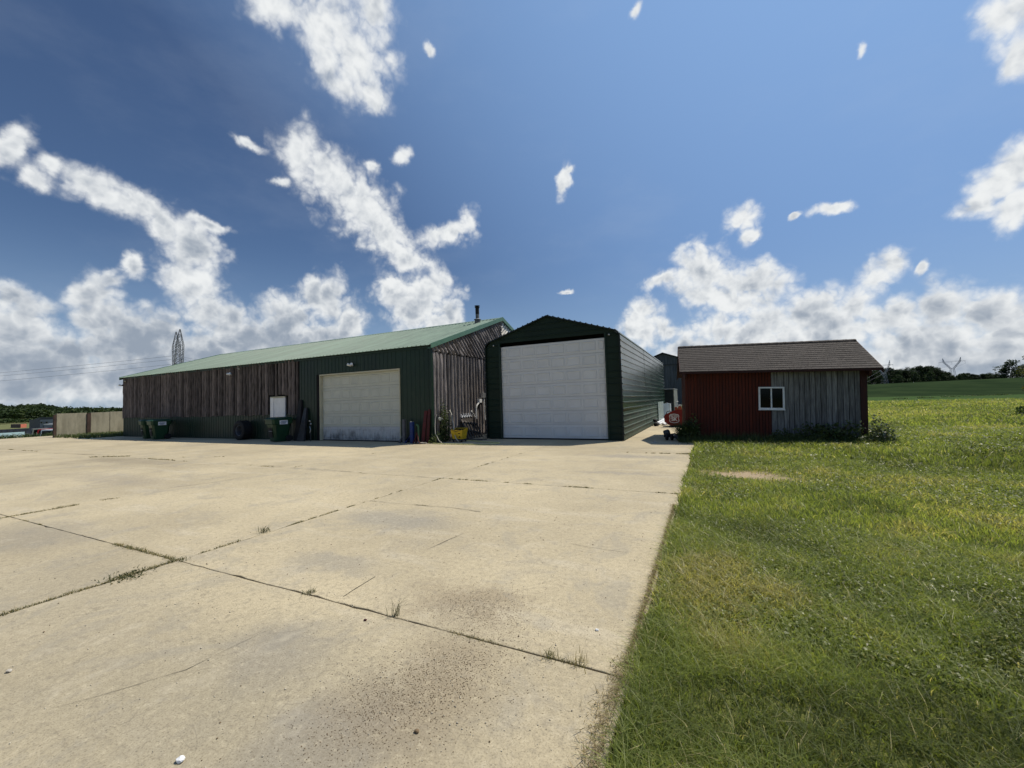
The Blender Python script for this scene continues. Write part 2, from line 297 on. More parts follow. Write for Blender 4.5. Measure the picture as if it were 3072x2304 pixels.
def concrete():
    m, nt, b, o = newmat('old_concrete')
    g = N(nt, 'ShaderNodeNewGeometry').outputs['Position']; oi = N(nt, 'ShaderNodeObjectInfo').outputs['Random']
    big = noise(nt, g, .35, 5, .6); mid = noise(nt, g, 1.7, 7, .68, dist=.6)
    st = noise(nt, vmath(nt, 'MULTIPLY', g, (.45, 2.2, 1)), 1.1, 6, .6)
    c = mixc(nt, mrange(nt, big, .33, .68), (.375, .318, .212), (.50, .425, .282))
    c = mixc(nt, mth(nt, 'MULTIPLY', mrange(nt, mid, .5, .72), .5), c, (.27, .25, .21))
    c = mixc(nt, mth(nt, 'MULTIPLY', mrange(nt, st, .53, .7), .42), c, (.50, .445, .34))
    # damp-grey patches at their places on the slab
    for (u, v, ra, rb, amt, tint) in ((430,2180,1.7,.9,.55,(.27,.238,.17)),(150,1790,1.6,.8,.4,(.27,.24,.18)),(900,2100,1.2,.7,.35,(.29,.255,.18)),(1180,1560,1.0,.42,.62,(.235,.225,.20)),(1010,1690,.62,.22,.5,(.235,.22,.19)),(840,1945,.45,.3,.42,(.22,.205,.18)),(960,2230,.35,.5,.5,(.21,.195,.17)),
            (120,1600,1.2,.5,.45,(.22,.205,.18)),(380,1382,3.2,.5,.5,(.22,.185,.13)),(330,1435,2.6,.5,.4,(.24,.21,.17)),(1400,1800,.5,.3,.55,(.20,.155,.10)),(1270,2090,.38,.55,.5,(.21,.165,.11)),(1900,1370,1.2,.35,.6,(.22,.21,.19)),(1330,1860,.7,.3,.25,(.24,.21,.16)),(1860,1420,1.0,.16,.5,(.24,.225,.2))):
        x, y = ground(u, v); mp = N(nt, 'ShaderNodeMapping', vector_type='TEXTURE')
        L(nt, vmath(nt, 'ADD', g, vmath(nt, 'SCALE', vmath(nt, 'SUBTRACT', noise(nt, g, 2.2, 6, .65, 1), (.5, .5, .5)), s=.9)), mp.inputs[0])
        mp.inputs['Location'].default_value = (x, y, 0); mp.inputs['Scale'].default_value = (ra*1.25, rb*1.25, 9)
        f = mrange(nt, vmath(nt, 'LENGTH', mp.outputs[0]), .25, 1.1, amt, 0)
        c = mixc(nt, f, c, tint)
    gr2 = noise(nt, g, 22, 5, .75)
    c = mixc(nt, mth(nt, 'MULTIPLY', mrange(nt, gr2, .46, .66), .42), c, (.24, .205, .145))
    c = mixc(nt, mth(nt, 'MULTIPLY', mrange(nt, gr2, .46, .34), .35), c, (.56, .49, .345))
    fine = noise(nt, g, 90, 4, .7); spk = N(nt, 'ShaderNodeTexVoronoi'); L(nt, g, spk.inputs['Vector']); spk.inputs['Scale'].default_value = 75
    c = mixc(nt, mth(nt, 'MULTIPLY', mrange(nt, fine, .48, .68), .7), c, (.17, .14, .09))
    c = mixc(nt, mth(nt, 'MULTIPLY', mrange(nt, spk.outputs['Distance'], .05, .22, 1, 0), .38), c, (.58, .53, .43))
    sp2 = N(nt, 'ShaderNodeTexVoronoi'); L(nt, g, sp2.inputs['Vector']); sp2.inputs['Scale'].default_value = 33; sp2.inputs['Randomness'].default_value = 1
    c = mixc(nt, mth(nt, 'MULTIPLY', mrange(nt, sp2.outputs['Distance'], .02, .2, 1, 0), mth(nt, 'MULTIPLY', mrange(nt, mid, .38, .58), .75)), c, (.10, .085, .065))
    gm = noise(nt, g, 11, 6, .7)
    c = mixc(nt, mth(nt, 'MULTIPLY', mrange(nt, gm, .5, .75), .35), c, (.2, .175, .135))
    blot = noise(nt, g, .9, 8, .72, dist=1.2)
    c = mixc(nt, mth(nt, 'MULTIPLY', mrange(nt, blot, .54, .62), .30), c, (.25, .23, .19))
    c = mixc(nt, mth(nt, 'MULTIPLY', mrange(nt, noise(nt, g, 3.1, 8, .75, dist=.6), .52, .72), .28), c, (.55, .49, .37))
    vein = noise(nt, g, 2.4, 3, .5, dist=.8); vein = mrange(nt, mth(nt, 'ABSOLUTE', mth(nt, 'SUBTRACT', vein, .5)), 0, .006, 1, 0)
    c = mixc(nt, mth(nt, 'MULTIPLY', vein, mth(nt, 'MULTIPLY', mrange(nt, big, .45, .6), .35)), c, (.14, .12, .09))
    f = mth(nt, 'ADD', mth(nt, 'MULTIPLY', oi, .12), .94); c = vmath(nt, 'SCALE', c, s=1); L(nt, f, c.node.inputs['Scale'])
    L(nt, c, b.inputs['Base Color']); b.inputs['Roughness'].default_value = .88; b.inputs['Specular IOR Level'].default_value = .3
    bn = N(nt, 'ShaderNodeBump'); bn.inputs['Strength'].default_value = .55; bn.inputs['Distance'].default_value = .004
    L(nt, mth(nt, 'ADD', fine, mth(nt, 'MULTIPLY', gm, 1.2)), bn.inputs['Height']); L(nt, bn.outputs[0], b.inputs['Normal'])
    return m
MT['concrete'] = concrete()
def cwall():
    m, nt, b, o = newmat('stained_concrete_wall')
    g = N(nt, 'ShaderNodeNewGeometry').outputs['Position']
    s1 = noise(nt, vmath(nt, 'MULTIPLY', g, (2, 2, .5)), 1.2, 7, .7); s2 = noise(nt, g, 6, 6, .6)
    c = mixc(nt, mrange(nt, s1, .35, .66), (.20, .187, .135), (.32, .30, .225)); c = mixc(nt, mth(nt, 'MULTIPLY', mrange(nt, s2, .5, .7), .4), c, (.26, .24, .18))
    L(nt, c, b.inputs['Base Color']); b.inputs['Roughness'].default_value = .9
    return m
MT['cwall'] = cwall()
def terrain_mat():
    m, nt, b, o = newmat('turf_and_fields')
    g = N(nt, 'ShaderNodeNewGeometry').outputs['Position']; s = N(nt, 'ShaderNodeSeparateXYZ'); L(nt, g, s.inputs[0])
    n1 = noise(nt, g, .5, 6, .65); n2 = noise(nt, g, 14, 6, .7); n3 = noise(nt, vmath(nt, 'MULTIPLY', g, (1, .3, 1)), .12, 5, .6)
    lawn = mixc(nt, mrange(nt, n2, .35, .68), (.075, .088, .026), (.145, .155, .048))
    lawn = mixc(nt, mth(nt, 'MULTIPLY', mrange(nt, n1, .48, .68), .6), lawn, (.19, .18, .05))
    for (u, v, ra, rb, amt, tint) in ((2225,1425,.9,.55,.95,(.36,.28,.19)),(2340,1440,.6,.25,.6,(.36,.28,.19)),(2830,1243,4.0,1.2,.7,(.30,.24,.15)),(2960,1252,5,.5,.6,(.30,.25,.16)),(2620,1218,6,1.0,.5,(.25,.24,.09))):
        x, y = ground(u, v); mp = N(nt, 'ShaderNodeMapping', vector_type='TEXTURE'); L(nt, vmath(nt, 'ADD', g, vmath(nt, 'SCALE', vmath(nt, 'SUBTRACT', noise(nt, g, 3, 5, .6, 1), (.5, .5, .5)), s=1.0)), mp.inputs[0])
        mp.inputs['Location'].default_value = (x, y, 0); mp.inputs['Scale'].default_value = (ra, rb, 9)
        lawn = mixc(nt, mrange(nt, vmath(nt, 'LENGTH', mp.outputs[0]), .4, 1.05, amt, 0), lawn, tint)
    dist = vmath(nt, 'LENGTH', g)
    crop = mixc(nt, mrange(nt, noise(nt, g, 1.2, 5, .7), .35, .65), (.04, .072, .026), (.055, .09, .034))
    shaded_crop = mixc(nt, mrange(nt, n3, .4, .6), (.018, .031, .015), (.026, .042, .019))  # cloud shadow on the far field is put into this darker crop colour
    dn = mth(nt, 'ADD', dist, mth(nt, 'MULTIPLY', mth(nt, 'SUBTRACT', n1, .5), 6))
    az = mth(nt, 'ADD', mth(nt, 'MULTIPLY', s.outputs[0], .30), 0)
    c = mixc(nt, mrange(nt, mth(nt, 'ADD', dn, az), 70, 74), lawn, crop)
    c = mixc(nt, mrange(nt, dist, 138, 150), c, shaded_crop)
    left = mixc(nt, mrange(nt, n1, .4, .6), (.10, .115, .055), (.15, .155, .08))
    c = mixc(nt, mrange(nt, s.outputs[0], -40, -60), c, left)
    L(nt, c, b.inputs['Base Color']); b.inputs['Roughness'].default_value = 1; b.inputs['Specular IOR Level'].default_value = 0
    bn = N(nt, 'ShaderNodeBump'); bn.inputs['Strength'].default_value = .8; bn.inputs['Distance'].default_value = .04
    L(nt, n2, bn.inputs['Height']); L(nt, bn.outputs[0], b.inputs['Normal'])
    return m
MT['terrain'] = terrain_mat()
def leafmat(name, ramp, trans=.4, rough=.5, attr=True, spec=.35):
    m, nt, b, o = newmat(name)
    if attr: f = N(nt, 'ShaderNodeAttribute', attribute_name='tint').outputs['Fac']
    r = N(nt, 'ShaderNodeValToRGB'); L(nt, f, r.inputs[0])
    els = r.color_ramp.elements
    while len(els) < len(ramp): els.new(.5)
    for e, (p, c) in zip(els, ramp): e.position = p; e.color = (*c, 1)
    rn = N(nt, 'ShaderNodeObjectInfo').outputs['Random']
    c = vmath(nt, 'SCALE', r.outputs[0], s=1); L(nt, mth(nt, 'ADD', mth(nt, 'MULTIPLY', rn, .5), .75), c.node.inputs['Scale'])
    L(nt, c, b.inputs['Base Color']); b.inputs['Roughness'].default_value = rough; b.inputs['Specular IOR Level'].default_value = spec
    t = N(nt, 'ShaderNodeBsdfTranslucent'); L(nt, vmath(nt, 'MULTIPLY', c, (1.25, 1.3, .6)), t.inputs[0])
    x = N(nt, 'ShaderNodeMixShader'); x.inputs[0].default_value = trans
    L(nt, b.outputs[0], x.inputs[1]); L(nt, t.outputs[0], x.inputs[2]); L(nt, x.outputs[0], o.inputs[0])
    return m
MT['grass'] = leafmat('grass_blade', [(0, (.105, .125, .04)), (.35, (.22, .26, .075)), (.65, (.28, .305, .095)), (.85, (.37, .335, .14)), (1, (.58, .49, .28))], .5, .42)
MT['drygrass'] = leafmat('dry_grass_blade', [(0, (.14, .12, .05)), (.5, (.32, .25, .13)), (1, (.48, .38, .23))], .25, .7)
MT['jointgrass'] = leafmat('joint_grass_blade', [(0, (.03, .045, .015)), (.5, (.085, .09, .035)), (1, (.30, .24, .12))], .25, .6)
MT['weed'] = leafmat('weed_leaf', [(0, (.02, .04, .012)), (.5, (.055, .085, .025)), (1, (.12, .14, .05))], .3, .5)
MT['shrub'] = leafmat('silvery_shrub_leaf', [(0, (.03, .045, .03)), (.6, (.09, .12, .08)), (1, (.24, .27, .22))], .25, .35)
MT['tree'] = leafmat('shaded_tree_leaf', [(0, (.012, .024, .010)), (.5, (.026, .046, .018)), (1, (.05, .075, .028))], .22, .6, spec=.15)  # leaf colours darkened to stand in for a cloud's shadow on the trees
MT['tree_far'] = leafmat('woodland_leaf', [(0, (.02, .036, .014)), (.5, (.04, .066, .024)), (1, (.075, .105, .038))], .25, .6, spec=.15)
MT['tree_yel'] = leafmat('yellowing_leaf', [(0, (.05, .06, .02)), (.5, (.16, .15, .05)), (1, (.34, .26, .10))], .35, .6)

# ------------------------------------------------------------------ builders
WL = {}
def tag(o, label=None, cat=None, group=None, kind=None):
    if label: o['label'] = label
    if cat: o['category'] = cat
    if group: o['group'] = group
    if kind: o['kind'] = kind
    return o
def thing(name, label, cat, loc=(0, 0, 0), group=None, rot=(0, 0, 0)):
    o = bpy.data.objects.new(name, None); o.empty_display_size = .3; COL.objects.link(o)
    o.location = loc; o.rotation_euler = rot; WL[o] = Vector(loc); return tag(o, label, cat, group)
def obj(name, mesh, parent=None, loc=(0, 0, 0), rot=(0, 0, 0), local=False, kind=None, label=None, scale=None):
    o = bpy.data.objects.new(name, mesh); COL.objects.link(o)
    if parent is not None: o.parent = parent
    off = Vector((0, 0, 0)) if (parent is None or local) else WL.get(parent, Vector((0, 0, 0)))
    o.location = Vector(loc)-off; o.rotation_euler = rot; WL[o] = Vector(loc) if not local else Vector((0, 0, 0))
    if scale: o.scale = scale
    if kind: o['kind'] = kind
    if label: o['label'] = label
    return o
class MB:
    def __init__(s): s.v = []; s.f = []
    def add(s, vs, fs):
        n = len(s.v); s.v += [tuple(p) for p in vs]; s.f += [tuple(i+n for i in f) for f in fs]; return s
    def box(s, a, b, mt=None):
        x0, y0, z0 = a; x1, y1, z1 = b
        vs = [(x0, y0, z0), (x1, y0, z0), (x1, y1, z0), (x0, y1, z0), (x0, y0, z1), (x1, y0, z1), (x1, y1, z1), (x0, y1, z1)]
        if mt is not None: vs = [mt @ Vector(p) for p in vs]
        return s.add(vs, [(0, 3, 2, 1), (4, 5, 6, 7), (0, 1, 5, 4), (1, 2, 6, 5), (2, 3, 7, 6), (3, 0, 4, 7)])
    def tube(s, pts, r, n=8, r2=None, cap=True):
        pts = [Vector(p) for p in pts]; k = len(pts); base = len(s.v); up = None
        for i, p in enumerate(pts):
            d = (pts[min(i+1, k-1)]-pts[max(i-1, 0)]).normalized()
            a = d.cross(Vector((0, 0, 1)) if abs(d.z) < .95 else Vector((1, 0, 0))).normalized() if up is None else (up-d*up.dot(d)).normalized()
            up = a; b = d.cross(a); rr = r if r2 is None else r+(r2-r)*i/(k-1)
            for j in range(n):
                t = 2*math.pi*j/n; s.v.append(tuple(p+a*math.cos(t)*rr+b*math.sin(t)*rr))
        for i in range(k-1):
            for j in range(n):
                s.f.append((base+i*n+j, base+i*n+(j+1) % n, base+(i+1)*n+(j+1) % n, base+(i+1)*n+j))
        if cap:
            s.f.append(tuple(base+j for j in range(n))[::-1]); s.f.append(tuple(base+(k-1)*n+j for j in range(n)))
        return s
    def lathe(s, prof, n=20, mt=Matrix.Identity(4)):
        base = len(s.v)
        for r, z in prof:
            for j in range(n):
                t = 2*math.pi*j/n; s.v.append(tuple(mt @ Vector((r*math.cos(t), r*math.sin(t), z))))
        for i in range(len(prof)-1):
            for j in range(n): s.f.append((base+i*n+j, base+i*n+(j+1) % n, base+(i+1)*n+(j+1) % n, base+(i+1)*n+j))
        return s
    def prism(s, pts2, y0, y1, mt=None, plane='xz'):
        n = len(pts2); P = []
        for y in (y0, y1):
            for a, b in pts2:
                p = Vector((a, y, b)) if plane == 'xz' else (Vector((a, b, y)) if plane == 'xy' else Vector((y, a, b)))
                P.append(mt @ p if mt is not None else p)
        fs = [tuple(range(n)), tuple(range(2*n-1, n-1, -1))]+[(i, i+n, (i+1) % n+n, (i+1) % n) for i in range(n)]
        return s.add(P, fs)
    def mesh(s, name, mat, smooth=False):
        me = bpy.data.meshes.new(name); me.from_pydata(s.v, [], s.f); me.materials.append(MT[mat] if isinstance(mat, str) else mat)
        import bmesh
        bm = bmesh.new(); bm.from_mesh(me); bmesh.ops.recalc_face_normals(bm, faces=bm.faces); bm.to_mesh(me); bm.free()
        if smooth:
            me.polygons.foreach_set('use_smooth', [True]*len(me.polygons))
            try: me.set_sharp_from_angle(angle=R(40))
            except Exception: pass
        return me
    def to(s, name, mat, parent=None, smooth=False, **k): return obj(name, s.mesh(name, mat, smooth), parent, **k)
def npmesh(name, verts, faces4, mat, tint=None, tris=None, smooth=False):
    me = bpy.data.meshes.new(name); nv = len(verts)
    me.vertices.add(nv); me.vertices.foreach_set('co', np.asarray(verts, np.float32).ravel())
    l = []; st = []; tot = 0
    if faces4 is not None and len(faces4):
        l.append(faces4.ravel()); st.append(np.arange(len(faces4))*4); tot = len(faces4)*4
    if tris is not None and len(tris):
        l.append(tris.ravel()); st.append(tot+np.arange(len(tris))*3); tot += len(tris)*3
    me.loops.add(tot); me.loops.foreach_set('vertex_index', np.concatenate(l).astype(np.int32))
    stt = np.concatenate(st).astype(np.int32); me.polygons.add(len(stt)); me.polygons.foreach_set('loop_start', stt)
    me.update(calc_edges=True); me.validate()
    if tint is not None:
        a = me.attributes.new('tint', 'FLOAT', 'POINT'); a.data.foreach_set('value', np.asarray(tint, np.float32))
    me.materials.append(MT[mat] if isinstance(mat, str) else mat)
    return me

# ------------------------------------------------------------------ terrain
def sstep(a, b, x):
    t = np.clip((x-a)/(b-a), 0, 1); return t*t*(3-2*t)
def terr(x, y):
    x = np.asarray(x, float); y = np.asarray(y, float); r = np.hypot(x, y); az = np.degrees(np.arctan2(x, y))
    z = np.zeros_like(r)-.0
    left = sstep(-44.5, -62, x)
    z = z-left*(2.6+2.1*sstep(60, 190, r))
    hillL = sstep(505, 880, r)*11.5*left+sstep(900, 2000, r)*4*left
    z = z+hillL
    right = sstep(-20, 5, az)*(1-sstep(100, 140, az))
    z = z+right*(1-left)*(sstep(140, 400, r)*(6.2+.05*np.clip(az-20, -20, 20))+sstep(400, 1200, r)*4-.35*np.exp(-((r-150)/22)**2))
    z = z+right*(1-left)*sstep(17, 50, r)*.25*np.sin(x*.05)*.3
    z = z-(1-right)*(1-left)*sstep(60, 400, r)*3
    inyard = (x > -46.2) & (x < -.45) & (y > -9) & (y < 33)
    return np.where(inyard, -.06, z+.012)
def build_terrain():
    rr = np.concatenate([np.linspace(0, 12, 61)[1:], np.linspace(12.4, 60, 100), np.geomspace(61, 3500, 110)]); A = 360
    th = np.linspace(0, 2*np.pi, A, endpoint=False)
    X = rr[:, None]*np.sin(th)[None]; Y = rr[:, None]*np.cos(th)[None]
    Z = terr(X, Y); V = np.stack([X, Y, Z], -1).reshape(-1, 3)
    i, j = np.meshgrid(np.arange(len(rr)-1), np.arange(A), indexing='ij'); jn = (j+1) % A
    Fq = np.stack([i*A+j, i*A+jn, (i+1)*A+jn, (i+1)*A+j], -1).reshape(-1, 4)[:, ::-1]
    V = np.vstack([V, [[0, 0, -.06]]]); T = np.stack([np.full(A, len(V)-1), np.arange(A), (np.arange(A)+1) % A], -1)[:, ::-1]
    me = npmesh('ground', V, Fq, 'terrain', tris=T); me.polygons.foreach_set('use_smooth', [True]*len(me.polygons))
    return tag(obj('ground', me), kind='structure')
build_terrain()

# ------------------------------------------------------------------ concrete yard: every slab its own piece
XJ = [-46, -41.2, -36.3, -31.1, -25.0, -20.0, -15.0, -10.12, -5.21, -.47]
YJ = [-8.6, -2.4, 2.42, 7.22, 12.2, 17.0, 22.0, 27.0, 32.6]
yard = bpy.data.objects.new('concrete_yard', None); COL.objects.link(yard); yard['kind'] = 'structure'; WL[yard] = Vector((0, 0, 0))
tag(MB().box((-46.1, -8.7, -.3), (-.5, 32.7, -.028)).to('joint_bed', 'soil', yard), kind='stuff')
def slab(x0, x1, y0, y1, seed):
    rs = random.Random(seed); g = .0045; per = []
    n = 40 if (y0 < 13 and x1 > -16) else 6
    def edge(ax, ay, bx, by):
        for i in range(n):
            t = i/n; j = rs.uniform(-.5, 1)*.006 if i else 0
            if rs.random() < .05 and i: j += .014
            nx, ny = -(by-ay), bx-ax; q = math.hypot(nx, ny); per.append((ax+(bx-ax)*t+nx/q*j, ay+(by-ay)*t+ny/q*j))
    edge(x0+g, y0+g, x1-g, y0+g); edge(x1-g, y0+g, x1-g, y1-g); edge(x1-g, y1-g, x0+g, y1-g); edge(x0+g, y1-g, x0+g, y0+g)
    cx, cy = (x0+x1)/2, (y0+y1)/2; k = len(per); mb = MB()
    top = [(p[0]-cx, p[1]-cy, -.003) for p in per]; inn = [((p[0]-cx)*(1-.006/abs(x1-x0)*2), (p[1]-cy)*(1-.006/abs(y1-y0)*2), 0) for p in per]
    bot = [(p[0]-cx, p[1]-cy, -.12) for p in per]
    mb.add(inn+top+bot, [tuple(range(k))]+[(i, i+k, (i+1) % k+k, (i+1) % k) for i in range(k)]+[(i+k, i+2*k, (i+1) % k+2*k, (i+1) % k+k) for i in range(k)])
    mb.to('slab', 'concrete', yard, loc=(cx, cy, 0))
sd = 0
for i in range(len(XJ)-1):
    for j in range(len(YJ)-1):
        if YJ[j] >= 12.2 and not (XJ[i] <= -10 or XJ[i+1] > -3): pass
        sd += 1; slab(XJ[i], XJ[i+1], YJ[j], YJ[j+1], sd)
# hairline cracks: narrow ribbons of grit lying in the slab face
def crack(pts, w=.006):
    P = []
    for (a, b) in zip(pts[:-1], pts[1:]):
        n = max(2, int(math.dist(a, b)/.12))
        for i in range(n): t = i/n; P.append((a[0]+(b[0]-a[0])*t, a[1]+(b[1]-a[1])*t))
    P.append(pts[-1]); rs = random.Random(len(P)); V = []; Fs = []; ox = 0
    for i, p in enumerate(P):
        ox += rs.uniform(-.012, .012); ox *= .95
        d = Vector((P[min(i+1, len(P)-1)][0]-P[max(i-1, 0)][0], P[min(i+1, len(P)-1)][1]-P[max(i-1, 0)][1])).normalized()
        ww = w*rs.uniform(.1, 1.1); V += [(p[0]-d.y*(ox+ww), p[1]+d.x*(ox+ww), .004), (p[0]-d.y*(ox-ww), p[1]+d.x*(ox-ww), .004)]
        if i and (w > .004 or math.sin(i*.55+len(P))+rs.uniform(-.8, .8) > -.35): Fs.append((2*i-2, 2*i-1, 2*i+1, 2*i))
    MB().add(V, Fs).to('crack', 'soil', yard)
def G(u, v): return tuple(ground(u, v))
crack([G(1028, 1790), G(1150, 1712), G(1270, 1655), G(1390, 1600)], .0035)
crack([G(42, 2160), G(400, 2060), G(560, 2010), G(792, 1896), G(935, 1818)], .0025)
crack([G(1110, 1503), G(1190, 1512), G(1330, 1522), G(1440, 1537)], .005)
crack([G(1606, 1608), G(1740, 1640), G(1900, 1665)], .002)
crack([G(0, 1355), G(160, 1360), G(330, 1365)], .012); crack([G(80, 1402), G(330, 1383), G(470, 1372)], .012)
crack([G(300, 1500), G(355, 1495)], .01); crack([G(440, 1402), G(700, 1390), G(900, 1404), G(1060, 1415)], .008)
crack([G(500, 1465), G(620, 1450), G(720, 1435)], .006)

# ------------------------------------------------------------------ shared pieces
def plank_mesh(w, h, dep, seed, mat, waney=.02, seg=9, low=.05):
    rs = random.Random(seed); V = []; Fs = []; h0 = rs.uniform(-low, low*.4); ph = rs.uniform(0, 6)
    for i in range(seg+1):
        t = i/seg; z = h0+(h-h0)*t
        a = -w/2+math.sin(ph+t*5)*waney*.5+rs.uniform(-waney, waney)*.5; b = w/2+math.sin(ph*2+t*4)*waney*.5+rs.uniform(-waney, waney)*.5
        dd = dep*rs.uniform(.8, 1.1)
        V += [(a, 0, z), (a+w*.16, -dd*.72, z), (a+(b-a)*.5, -dd, z), (b-w*.16, -dd*.72, z), (b, 0, z)]
        if i:
            o = (i-1)*5
            for k in range(4): Fs.append((o+k, o+k+1, o+k+6, o+k+5))
    Fs.append((0, 1, 2, 3, 4)); o = seg*5; Fs.append((o+4, o+3, o+2, o+1, o))
    return MB().add(V, Fs).mesh('board', mat, True)
def steel_mesh(w, h, mat, pitch=.2286, rh=.018, name='steel_panel'):
    """sheet standing in the xz plane with vertical ribs towards -y, closed by a returned back"""
    prof = [(0, 0)]; x = pitch/2
    while x < w-.03:
        prof += [(x-.028, 0), (x-.013, -rh), (x+.013, -rh), (x+.028, 0)]; x += pitch
    prof += [(w, 0)]; prof = [(max(0, min(w, a)), b) for a, b in prof]
    back = [(w, .004), (0, .004)]; P = prof+back; n = len(P)
    V = [(a, b, 0) for a, b in P]+[(a, b, h) for a, b in P]
    return MB().add(V, [(i, (i+1) % n, (i+1) % n+n, i+n) for i in range(n)]+[tuple(range(n))[::-1], tuple(range(n, 2*n))]).mesh(name, mat)
_sc = {}
def steel(w, h, mat, **k):
    key = (round(w, 3), round(h, 3), mat, tuple(sorted(k.items())))
    if key not in _sc: _sc[key] = steel_mesh(w, h, mat, **k)
    return _sc[key]

# ------------------------------------------------------------------ long log barn
BX0, BX1, BY, BE, RY, RZ = -36.18, -10.16, 13.55, 4.03, 19.96, 6.19
BB = 2*RY-BY; SL = (RZ-BE)/(RY-BY)
barn = thing('log_barn', 'long barn with green steel roof, dark log boards over green siding and a chimney pipe', 'barn', ((BX0+BX1)/2, (BY+BB)/2, 0))
DX0, DX1, DZ = -16.755, -11.82, 3.15; MX0, MX1, MZ = -20.42, -19.27, 2.2
w = MB(); y0, y1 = BY+.06, BY+.22
for a, b_, c_, d_ in ((BX0+.03, MX0, 0, BE-.06), (MX1, DX0, 0, BE-.06), (DX1, BX1-.06, 0, BE-.06), (MX0, MX1, MZ, BE-.06), (DX0, DX1, DZ, BE-.06)):
    w.box((a, y0, c_), (b_, y1, d_))
w.prism([(BY+.22, 0), (BB, 0), (BB, BE-.06), (RY, RZ-.08), (BY+.22, BE-.06)], BX1-.2, BX1-.06, plane='yz')
w.prism([(BY+.22, 0), (BB, 0), (BB, BE-.06), (RY, RZ-.08), (BY+.22, BE-.06)], BX0+.03, BX0+.15, plane='yz')
w.box((BX0+.15, BB-.15, 0), (BX1-.2, BB-.001, BE-.07)); w.to('wall', 'batten', barn)
BV = [plank_mesh(.27, 2.72, .06, s, 'log', .03) for s in range(7)]
x = BX0+.12; k = 0
SH = [plank_mesh(.27, 1.72, .06, s+20, 'log', .03) for s in range(3)]
while x < -18.25:
    inm = MX0-.16 < x < MX1+.12
    obj('board', SH[k % 3] if inm else BV[random.randrange(7)], barn, loc=(x, BY+.06-random.uniform(0, .025), (MZ+.08) if inm else 1.27), rot=(0, R(random.uniform(-.35, .35)), random.choice([0, 0, R(2), R(-2)])), scale=(random.uniform(.42, .74), random.uniform(1.2, 1.9), 1))
    x += random.uniform(.245, .285); k += 1
def strip(x0, x1, z0, z1, y, mat='green_steel'):
    x = x0
    while x < x1-.05:
        ww = min(.9144, x1-x); obj('steel_panel', steel(ww, z1-z0, mat), barn, loc=(x, y, z0)); x += ww
strip(BX0, MX0, .02, 1.30, BY+.05); strip(MX1, -18.22, .02, 1.30, BY+.05)
strip(-18.2, DX0, .02, BE-.06, BY+.03); strip(DX0, DX1, DZ+.02, BE-.06, BY+.03); strip(DX1, BX1-.001, .02, BE-.06, BY+.03)
MB().box((BX1-.07, BY+.001, .0), (BX1+.015, BY+.10, BE-.10)).to('corner_trim', 'green_steel', barn)
# gable: upright slabs below, slanting slabs (chevron) above
GV = [plank_mesh(.25, 3.74, .07, s+40, 'log_gable', .035, 12) for s in range(7)]
y = BY+.2
while y < BB-.05:
    obj('board', GV[random.randrange(7)], barn, loc=(BX1-.05, y, .03), rot=(0, 0, R(90)), scale=(random.uniform(.66, .84), 1.2, random.uniform(.985, 1.0)))
    y += random.uniform(.255, .275)
def rake(y): return BE+(y-BY)*SL if y < RY else BE+(BB-y)*SL
def gable_board(ystart, sgn):
    # foot on the line z=3.79 (or on the centre line), head at the roof
    dy, dz = -sgn*.74, .67; q = 3.79; yb = ystart
    if sgn > 0 and yb > RY: q = 3.79+(yb-RY)/.74*.67; yb = RY
    if sgn < 0 and yb < RY: q = 3.79+(RY-yb)/.74*.67; yb = RY
    top = rake(yb)-.16
    if q > top: return
    t = 0
    while q+dz*t < rake(yb+dy*t)-.10 and t < 4: t += .02
    if t < .12: return
    me = plank_mesh(.175, t, .10, int(ystart*100), 'log_pale' if (sgn < 0 and RY-2.4 < ystart < RY+1.6) else 'log_gable', .03, 7, .04)
    obj('board', me, barn, loc=(BX1-.04, yb, q), rot=Euler((0, math.atan2(dy, dz), R(90)), 'XYZ'), label=None)
y = BY+.25
while y < RY+3: gable_board(y, 1); y += .30
y = BB-.25
while y > RY-3: gable_board(y, -1); y -= .285
# roof: ribbed panels laid up the slope, both sides
slope = math.atan(SL); flen = (RY-BY+.14)/math.cos(slope)
def roof_panel(ww):
    prof = []; x = .1143
    prof = [(0, 0)]
    while x < ww: prof += [(x-.03, 0), (x-.014, .032), (x+.014, .032), (x+.03, 0)]; x += .2286
    prof += [(ww, 0)]; P = prof+[(ww, -.012), (0, -.012)]; n = len(P)
    V = [(a, 0, b) for a, b in P]+[(a, flen, b) for a, b in P]
    return MB().add(V, [(i, (i+1) % n, (i+1) % n+n, i+n) for i in range(n)]+[tuple(range(n)), tuple(range(n, 2*n))[::-1]]).mesh('roof_panel', 'roof_green')
rp = roof_panel(.9144); x = BX0-.1; last = None
while x < BX1+.08:
    ww = min(.9144, BX1+.10-x); me = rp if ww > .91 else roof_panel(ww)
    obj('roof_panel', me, barn, loc=(x, BY-.14, BE-.14*SL+.02), rot=(slope+R(random.uniform(-.06, .06)), 0, 0))
    obj('roof_panel', me, barn, loc=(x+ww, BB+.14, BE-.14*SL+.02), rot=(slope, 0, math.pi)); x += ww
mb = MB()
for s in (1, -1):
    mb.add([(BX0-.1, RY, RZ+.075), (BX1+.11, RY, RZ+.075), (BX1+.11, RY-s*.2, RZ+.055-.2*SL), (BX0-.1, RY-s*.2, RZ+.055-.2*SL)], [(0, 1, 2, 3)])
mb.to('ridge_cap', 'roof_green', barn)
